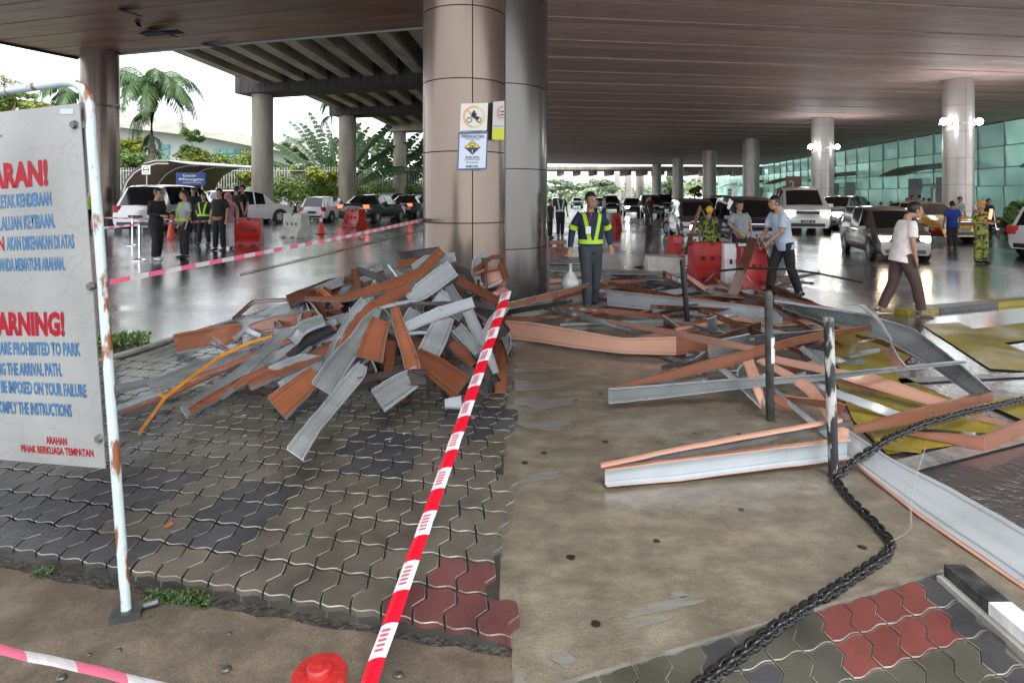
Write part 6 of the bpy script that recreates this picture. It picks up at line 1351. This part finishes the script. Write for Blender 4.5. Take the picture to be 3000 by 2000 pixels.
# ---------------------------------------------------------------- PEOPLE
def remesh(mb,vox,smooth_it=2):
    me=mb.mesh('tmp',[M_skin]); o=bpy.data.objects.new('tmp',me); S.collection.objects.link(o)
    r_=o.modifiers.new('r','REMESH'); r_.mode='VOXEL'; r_.voxel_size=vox; r_.use_smooth_shade=True
    if smooth_it: s_=o.modifiers.new('s','SMOOTH'); s_.iterations=smooth_it; s_.factor=.5
    dg=bpy.context.evaluated_depsgraph_get(); dg.update(); out=bpy.data.meshes.new_from_object(o.evaluated_get(dg)); bpy.data.objects.remove(o); bpy.data.meshes.remove(me); return out
def person(label,u,vf,vh,heading,cfg,Yf=None,hide=False,group=None):
    """feet at pixel (u,vf), head top at vh; heading degrees: 0 faces the camera, 90 faces picture right"""
    p=G(u,vf) if Yf is None else Vector((X(u,Yf),Yf,0)); k=p.y/F; lean=cfg.get('lean',0); hgt=(vf-vh)*k if Yf is None else cfg.get('h',1.65); s=hgt/(1.72-.10*abs(lean)/15)
    e=empty('person',(p.x,p.y,0),R(heading),label,'person',group,scale=s)
    vox=cfg.get('vox',.016); Lr=Matrix.Translation((0,0,.93))@Matrix.Rotation(R(lean),4,'X')@Matrix.Translation((0,0,-.93)); q=lambda *a: Lr@Vector(a)
    st=cfg.get('stride',.0); sp=cfg.get('spread',.09); belly=cfg.get('belly',0); wm=.9 if cfg.get('woman') else 1.0
    hip=[Vector((-.085,0,.90)),Vector((.085,0,.90))]
    foot=[Vector((-sp,-st,.07)),Vector((sp,st,.07))]; knee=[hip[i].lerp(foot[i],.5)+Vector((0,-.05 if st else -.015,0.0)) for i in (0,1)]
    sh_l=[q(-.185*wm,.0,1.40),q(.185*wm,0,1.40)]; arms=cfg.get('arms',[((-.25,.02,1.14),(-.27,-.06,.88)),((.25,.02,1.14),(.27,-.06,.88))])
    el=[q(*a[0]) for a in arms]; ha=[q(*a[1]) for a in arms]
    hx=cfg.get('head',(0,0)); hc=q(hx[0],-.02+hx[1],1.60); neck=[q(0,.01,1.42),q(hx[0]*.5,0,1.53)]
    RX=Vector((0,1,0))
    def torso(b,g,z0=.86):
        rows=[(.80,.13,.10),(.88,.155,.11),(.95,.16,.112),(1.05,.15,.105),(1.18,.16,.112),(1.30,.172,.115),(1.38,.165,.10),(1.43,.10,.075)]
        rows=[r for r in rows if r[0]>=z0]; pts=[q(0,-belly*(1 if .95<=r[0]<=1.2 else .3),r[0]) for r in rows]
        b.tube(pts,[(r[1]*wm+g,r[2]+g+belly*(.9 if .95<=r[0]<=1.2 else .2)) for r in rows],18,ref=Vector((0,1,0.001)))
    def leg(b,i,g,z1=1.0,flare=0):
        kn=knee[i]; ft=foot[i]; e_=kn.lerp(ft,z1)
        b.tube([hip[i]+Vector((0,0,.03)),hip[i].lerp(kn,.5),kn,kn.lerp(ft,.4),e_],[.088+g,.076+g,.056+g+flare*.4,.052+g+flare*.7,.036+g+flare],12,ref=RX)
    # body
    b=MB(); torso(b,0)
    for i in (0,1):
        leg(b,i,0); s_=-1 if i==0 else 1
        b.tube([sh_l[i]-Vector((s_*.03,0,0)),sh_l[i].lerp(el[i],.5),el[i],el[i].lerp(ha[i],.5),ha[i]],[.05,.045,.038,.034,.024],10,ref=RX)
        d=(ha[i]-el[i]).normalized(); x_,y_=frame(d,Vector((0,1,0))); pm_=ha[i]+d*.045
        b.tube([ha[i],pm_,ha[i]+d*.085],[(.026,.017),(.038,.017),(.036,.014)],8,ref=Vector((0,1,0)))
        for f_ in range(4):
            a=ha[i]+d*.08+y_*0+x_*(-.027+.018*f_); cl=Vector((-s_*.014,-.012,0))
            b.tube([a,a+d*(.035-.004*abs(f_-1.5)),a+d*(.06-.006*abs(f_-1.5))+cl],[.0095,.009,.008],5)
        b.tube([ha[i]+d*.02-x_*.02,ha[i]+d*.05-x_*.045,ha[i]+d*.075-x_*.05],[.011,.010,.008],5)
    b.tube(neck,[.056,.054],10,ref=RX); b.tube([neck[1]-Vector((0,0,.02)),hc-Vector((0,0,.05))],[.052,.055],10,ref=RX)
    hd=cfg.get('hyaw',0); HR=Matrix.Rotation(R(hd),3,'Z'); 
    b.ball(hc+Vector((0,0,.02)),(.076,.094,.098),16,12,rot=HR); b.ball(hc+HR@Vector((0,-.02,-.055)),(.056,.066,.062),14,10,rot=HR)
    b.ball(hc+HR@Vector((0,-.097,-.012)),(.013,.02,.024),8,6); b.ball(hc+HR@Vector((0,-.083,-.062)),(.024,.012,.010),8,6)
    for s_ in (-1,1): b.ball(hc+HR@Vector((s_*.077,.005,0)),(.012,.02,.03),8,6)
    me=remesh(b,max(.010,vox*.75),1); me.materials.clear(); me.materials.append(M_skin); o=bpy.data.objects.new('body',me); link(o,e)
    for s_ in (-1,1): MB().ball(hc+HR@Vector((s_*.03,-.088,.012)),(.012,.006,.006),8,5).build('eye',M_black,e); MB().box(hc+HR@Vector((s_*.031,-.091,.036)),(.03,.008,.007),M=HR.to_4x4()).build('eyebrow',M_hair,e)
    MB().box(hc+HR@Vector((0,-.092,-.062)),(.036,.008,.006),M=HR.to_4x4()).build('lips',mat('lips',(0.28,0.09,0.07),.5),e)
    # trousers
    b=MB(); 
    b.tube([q(0,0,1.0),q(0,0,.93),Vector((0,0,.84))],[(.165*wm,.122+belly*.5),(.168,.125),(.15,.115)],16,ref=Vector((0,1,.001)))
    for i in (0,1): leg(b,i,.018,.93,cfg.get('flare',.012))
    me=remesh(b,vox); me.materials.clear(); me.materials.append(cfg['trousers']); o=bpy.data.objects.new('trousers',me); link(o,e)
    # shirt
    b=MB(); torso(b,.022,.86 if cfg.get('long') else .93)
    if cfg.get('long'): b.tube([q(0,0,.98),q(0,0,.80)],[(.185,.14),(.19,.145)],16,ref=Vector((0,1,.001)))
    for i in (0,1):
        s_=-1 if i==0 else 1; a=sh_l[i]-Vector((s_*.05,0,-.01))
        if cfg.get('sleeve','short')=='short': b.tube([a,sh_l[i].lerp(el[i],.35),sh_l[i].lerp(el[i],.82)],[.068,.066,.068],12,ref=RX)
        else: b.tube([a,sh_l[i].lerp(el[i],.5),el[i],el[i].lerp(ha[i],.5),el[i].lerp(ha[i],.93)],[.068,.062,.054,.048,.038],12,ref=RX)
    me=remesh(b,vox); me.materials.clear(); me.materials.append(cfg['shirt']); o=bpy.data.objects.new('shirt',me); link(o,e)
    if cfg.get('vest'):
        mm=cfg['vest']; b=MB(); torso(b,.036,.93); me=remesh(b,vox*.8); me.materials.clear()
        for m_ in mm: me.materials.append(m_)
        for f in me.polygons:
            c=Lr.inverted()@f.center; z=c.z; x=abs(c.x); band=(.97<z<1.03) or (z>=1.03 and abs(x-(.045+ (z-1.03)*.20))<.028)
            f.material_index=1 if band else 0
        if cfg.get('vest_open'):
            bm=bmesh.new(); bm.from_mesh(me); bmesh.ops.delete(bm,geom=[f for f in bm.faces if f.material_index==0],context='FACES'); bm.to_mesh(me); bm.free()
        link(bpy.data.objects.new('vest',me),e)
        if cfg.get('armband'):
            for i in (0,1):
                a=sh_l[i].lerp(el[i],.62); c=sh_l[i].lerp(el[i],.86); MB().tube([a,c],.077,12,ref=RX).build('armband',mm[1],e,smooth=True)
    sh=cfg.get('shoes',M_black)
    for i in (0,1):
        ft=foot[i]; MB().tube([(ft.x,ft.y+.07,.045),(ft.x,ft.y+.02,.05),(ft.x,ft.y-.08,.04),(ft.x,ft.y-.17,.028)],[(.035,.035),(.042,.045),(.045,.036),(.03,.022)],10,ref=RX).build('shoe',sh,e,smooth=True)
    # hair or headgear
    hw_=cfg.get('hair','short'); b=MB()
    if hw_=='hijab':
        b.ball(hc+Vector((0,.012,.0)),(.105,.115,.135),16,12); b.tube([hc+Vector((0,.03,-.05)),hc+Vector((0,.02,-.16)),q(0,0,1.28)],[(.09,.09),(.12,.11),(.19,.14)],14,ref=RX)
        me=remesh(b,.014); me.materials.clear(); me.materials.append(cfg['hairm']); bm=bmesh.new(); bm.from_mesh(me)
        bmesh.ops.delete(bm,geom=[v for v in bm.verts if (v.co-(hc+Vector((0,-.105,-.005)))).length<.062],context='VERTS'); bm.to_mesh(me); bm.free(); link(bpy.data.objects.new('headscarf',me),e)
    else:
        big=.012 if hw_=='short' else .022
        b.ball(hc+HR@Vector((0,.010,.036)),(.080+big*.5,.097+big*.4,.094+big),16,12,rot=HR)
        if hw_=='long': b.tube([hc+Vector((0,.05,.05)),hc+Vector((0,.08,-.08)),hc+Vector((0,.09,-.26))],[(.08,.06),(.095,.05),(.08,.03)],12,ref=RX)
        me=remesh(b,.012,1); me.materials.clear(); me.materials.append(cfg.get('hairm',M_hair)); bm=bmesh.new(); bm.from_mesh(me); fw=HR@Vector((0,-1,0))
        bmesh.ops.delete(bm,geom=[v for v in bm.verts if ((v.co-hc).dot(fw)>.035 and v.co.z<hc.z+.055) or (v.co.z<hc.z-.035 and hw_!='long')],context='VERTS'); bm.to_mesh(me); bm.free()
        nm='hair' if hw_ in('short','long') else 'helmet'
        link(bpy.data.objects.new(nm,me),e)
        if nm=='helmet': MB().lathe(tuple(hc+Vector((0,0,.05))),[(.125,0),(.12,.012),(.09,.02)],18).build('brim',cfg['hairm'],e)
    if cfg.get('glasses'):
        for s_ in (-1,1): MB().tube([hc+HR@Vector((s_*.032,-.1,.012)),hc+HR@Vector((s_*.032,-.104,.012))],.018,10).build('lens',M_black,e)
    return e
cl=lambda n,a,b_=None,ns=6: mat(n,a,.8,col2=b_ or tuple(min(1,x*1.35+.004) for x in a),nscale=ns,bump=.3,bscale=7)
C_blk=cl('black_cloth',(0.008,0.008,0.01)); C_navy=cl('navy_cloth',(0.012,0.02,0.055)); C_grey=cl('grey_cloth',(0.20,0.23,0.24)); C_lb=cl('pale_blue_shirt_cloth',(0.36,0.42,0.52)); C_pink=cl('pale_pink_cloth',(0.66,0.60,0.59))
C_white=cl('white_cloth',(0.55,0.55,0.56)); C_brown=cl('brown_trouser_cloth',(0.06,0.035,0.03)); C_dgreen=cl('dark_green_cloth',(0.01,0.018,0.014)); C_blue=cl('royal_blue_cloth',(0.012,0.04,0.26)); C_hij=cl('pink_scarf_cloth',(0.42,0.20,0.24))
C_camo=mat('yellow_green_camouflage',(0.03,0.05,0.012),.85,col2=(0.27,0.29,0.06),nscale=11,contrast=(.47,.53)); C_jean=cl('light_denim',(0.14,0.24,0.34)); C_slate=cl('slate_trouser_cloth',(0.03,0.035,0.045))
V_lime=mat('lime_reflective_band',(0.42,0.72,0.02),.5,emit=None); V_none=C_navy; C_sil=cl('silver_shirt_cloth',(0.32,0.36,0.36))
hang=[((-.24,.02,1.14),(-.25,-.05,.88)),((.24,.02,1.14),(.25,-.05,.88))]
person('man in loose black clothes with white shoes looking at his phone',457,763,556,78,dict(shirt=C_blk,trousers=C_blk,shoes=C_white,sleeve='long',glasses=1,arms=[((-.22,0,1.13),(-.16,-.30,1.10)),((.22,0,1.13),(.12,-.30,1.10))],long=1,flare=.03,stride=.06,lean=4,vox=.015))
ph=empty('phone',tuple(P(495,616,15.1)),label='phone held by the man in black with white shoes',cat='phone'); MB().box((0,0,0),(.03,.14,.02),rz=R(10)).build('case',M_black,ph)
person('man in silver grey shirt and lime vest facing left with his hands down',541,757,559,-40,dict(shirt=C_sil,trousers=C_blk,vest=[C_sil,V_lime],vest_open=1,arms=hang,belly=.04,vox=.015))
person('man in dark shirt partly behind the silver shirted man with the vest',566,690,551,20,dict(shirt=C_blk,trousers=C_blk,arms=hang))
person('man in dark green shirt with a lime harness, hands behind him',597,719,566,4,dict(shirt=C_dgreen,trousers=C_blk,vest=[C_dgreen,V_lime],vest_open=1,spread=.16,arms=[((-.27,.06,1.14),(-.2,.06,.92)),((.27,.06,1.14),(.2,.06,.92))]))
person('man in black uniform shirt with white badges standing before the scarf woman',643,736,553,-12,dict(shirt=C_blk,trousers=C_blk,arms=hang,spread=.13,belly=.03,vox=.015))
e_=bpy.context.scene.collection.objects
person('woman in pink headscarf and white trousers behind the black uniform',668,731,564,20,dict(shirt=C_hij,trousers=C_white,hair='hijab',hairm=C_hij,sleeve='long',long=1,flare=.03,woman=1))
person('man in black seen from behind, left one of the close pair',692,698,546,160,dict(shirt=C_blk,trousers=C_blk,arms=hang,sleeve='short'))
person('man in dark shirt facing forward, right one of the close pair',711,697,543,-30,dict(shirt=C_blk,trousers=C_slate,arms=hang))
person('guard in a lime vest glimpsed between the sign board and its post',251,690,552,10,dict(shirt=C_blk,trousers=C_blk,vest=[V_lime,C_white]))
VV=[C_navy,V_lime]
wk=person('worker in navy and lime vest walking forward with a white plastic bag',1730,906,564,6,dict(shirt=C_navy,trousers=C_slate,vest=VV,armband=1,sleeve='long',stride=.16,spread=.085,vox=.011,arms=[((-.27,.04,1.14),(-.32,-.06,.90)),((.28,.08,1.15),(.29,-.05,.93))],hyaw=16,shoes=M_dgrey))
ly=empty('lanyard',tuple(P(1723,640,8.0)),label='red lanyard with a white card on the worker chest',cat='lanyard'); 
MB().tube([(-.05,0,.10),(0,-.02,-.10),(.05,0,.10)],.006,5).build('strap',M_tr,ly); MB().box((0,-.02,-.16),(.07,.008,.10)).build('card',M_white,ly)
pb_=P(1671,822,8.1); bag=empty('plastic_bag',tuple(pb_),label='white knotted plastic bag in the worker hand',cat='bag'); MB().lathe((0,0,0),[(.03,-.14),(.10,-.125),(.13,-.07),(.12,0),(.07,.08),(.025,.13),(.02,.20),(.03,.24)],18).build('bag_body',mat('thin_white_plastic',(0.6,0.62,0.63),.35,col2=(0.45,0.48,0.48),nscale=9,bump=.8,bscale=9),bag,smooth=True)
person('short haired man in a grey tee leaning over the red barrier',2166,800,589,8,dict(shirt=C_grey,trousers=C_blk,belly=.05,arms=[((-.26,-.04,1.15),(-.12,-.22,.98)),((.26,-.02,1.15),(.22,-.16,.95))],vox=.013))
person('man in a pale blue shirt and black trousers reaching left to a plank',2298,868,587,-82,dict(shirt=C_lb,trousers=C_blk,lean=14,stride=.22,arms=[((-.22,-.14,1.16),(-.10,-.36,1.02)),((.22,-.14,1.16),(.10,-.38,1.0))],vox=.012,long=1))
person('man in a pale pink tee and brown trousers striding to the right',2640,922,602,80,dict(shirt=C_pink,trousers=C_brown,lean=10,stride=.24,arms=[((-.22,-.02,1.14),(-.20,-.12,.88)),((.22,-.05,1.14),(.18,-.18,.9))],vox=.012,long=1,shoes=mat('tan_shoe',(0.25,0.17,0.13),.6),head=(0,-.06)))
person('soldier in yellow green camouflage with a yellow cap',2874,772,588,6,dict(shirt=C_camo,trousers=C_camo,sleeve='long',hair='helmet',hairm=mat('yellow_cap',(0.65,0.40,0.02),.6),arms=[((-.26,-.02,1.14),(-.08,-.26,1.12)),((.26,0,1.14),(.2,-.26,1.16))],spread=.11,flare=.03,vox=.013,long=1))
wd=empty('baton',tuple(P(2900,630,13.6)),label='glowing red traffic baton in the soldier hand',cat='baton'); MB().tube([(0,0,-.1),(.02,-.02,.14)],.03,8).build('tube',mat('baton_glow',(0.7,0.1,0.05),.3,emit=(1,0.15,0.08),estr=2.5),wd)
person('man in royal blue shirt seen from behind near the soldier',2790,731,590,170,dict(shirt=C_blue,trousers=C_slate,long=1,arms=hang))
person('slim man with dark bag strap before the clad column',2812,690,577,15,dict(shirt=C_grey,trousers=C_blk))
person('long haired woman in wide light jeans by the clad column',2842,688,580,-10,dict(shirt=C_pink,trousers=C_jean,hair='long',flare=.07,woman=1,arms=[((-.22,-.02,1.14),(-.1,-.2,1.25)),((.22,0,1.14),(.1,-.2,1.1))]))
person('dark haired woman standing behind the soldier shoulder',2896,688,583,0,dict(shirt=C_blk,trousers=C_blk,hair='long',woman=1))
person('man in blue uniform jacket beyond the taxi',2722,670,581,175,dict(shirt=C_blue,trousers=C_navy,sleeve='long',long=1))
for u,vh,lab,cs_ in ((2672,573,'pale shirted person standing left beyond the taxi',C_white),(2694,571,'person in grey looking away beyond the taxi',C_grey),(2657,580,'dark haired person half hidden by the taxi roof',C_blk),(2706,580,'person in pink beyond the taxi, next to the blue uniform',C_pink),(2610,590,'farther person left of the pink tee man',C_blk),(2580,592,'farther person above the dark people carrier',C_grey),(2545,592,'distant person above the grey saloon roof',C_blk)):
    person(lab,u,668,vh,random.choice([0,160,40]),dict(shirt=cs_,trousers=C_slate,vox=.022),group='people waiting outside the terminal doors')
person('man with a white helmet and pale vest standing far behind the worker',1641,694,562,8,dict(shirt=C_navy,trousers=C_blk,hair='helmet',hairm=M_white,vest=[C_navy,mat('silver_band',(0.5,0.62,0.45),.5)],vest_open=1,stride=.05))
person('person in dark clothes half hidden by the grey column edge',1611,697,584,60,dict(shirt=C_dgreen,trousers=C_blk))
person('uniformed guard with a yellow cap behind the red barrier',2078,790,606,150,dict(shirt=C_camo,trousers=C_camo,hair='helmet',hairm=mat('yellow_cap',(0.65,0.40,0.02),.6),sleeve='long',vox=.014))
for u,lab in ((1905,'tiny dark figure in the far queue nearest the bright lamp'),(1770,'tiny pale figure in the far queue behind the worker'),(1742,'tiny grey figure beside the worker head'),(1895,'tiny brown figure walking before the far queue')):
    person(lab,u,650 if 'brown' not in lab else 668,575,random.choice([0,90]),dict(shirt=random.choice([C_blk,C_white,C_brown]),trousers=C_slate,vox=.024),group='people far down the lane')
# luggage trolley
tr=empty('luggage_trolley',tuple(G(2935,688)),label='luggage trolley parked by the glass doors at the right',cat='trolley')
b=MB(); b.box((0,0,.25),(.9,.5,.05)); b.tube([(-.4,-.2,.25),(-.5,-.2,1.0),(-.5,.2,1.0),(-.4,.2,.25)],.03,6); b.build('frame',M_chrome,tr)
for sx in (-.35,.35):
    for sy in (-.2,.2): MB().tube([(sx,sy-.03,.09),(sx,sy+.03,.09)],.09,10).build('wheel',M_black,tr)
MB().box((.05,0,.52),(.55,.4,.45)).build('suitcase',M_dgrey,tr)
pp=empty('potted_shrub',tuple(G(2985,690)),label='green shrub beside the glass doors at the right edge',cat='shrub'); v,f=leaves([(0,0,.7,.5,.5,.7)],900,.16,seed=71); leaf_obj('foliage',v,f,[M_leafB],pp); MB().cyl((0,0),.3,0,.3,12).build('pot',M_dgrey,pp)
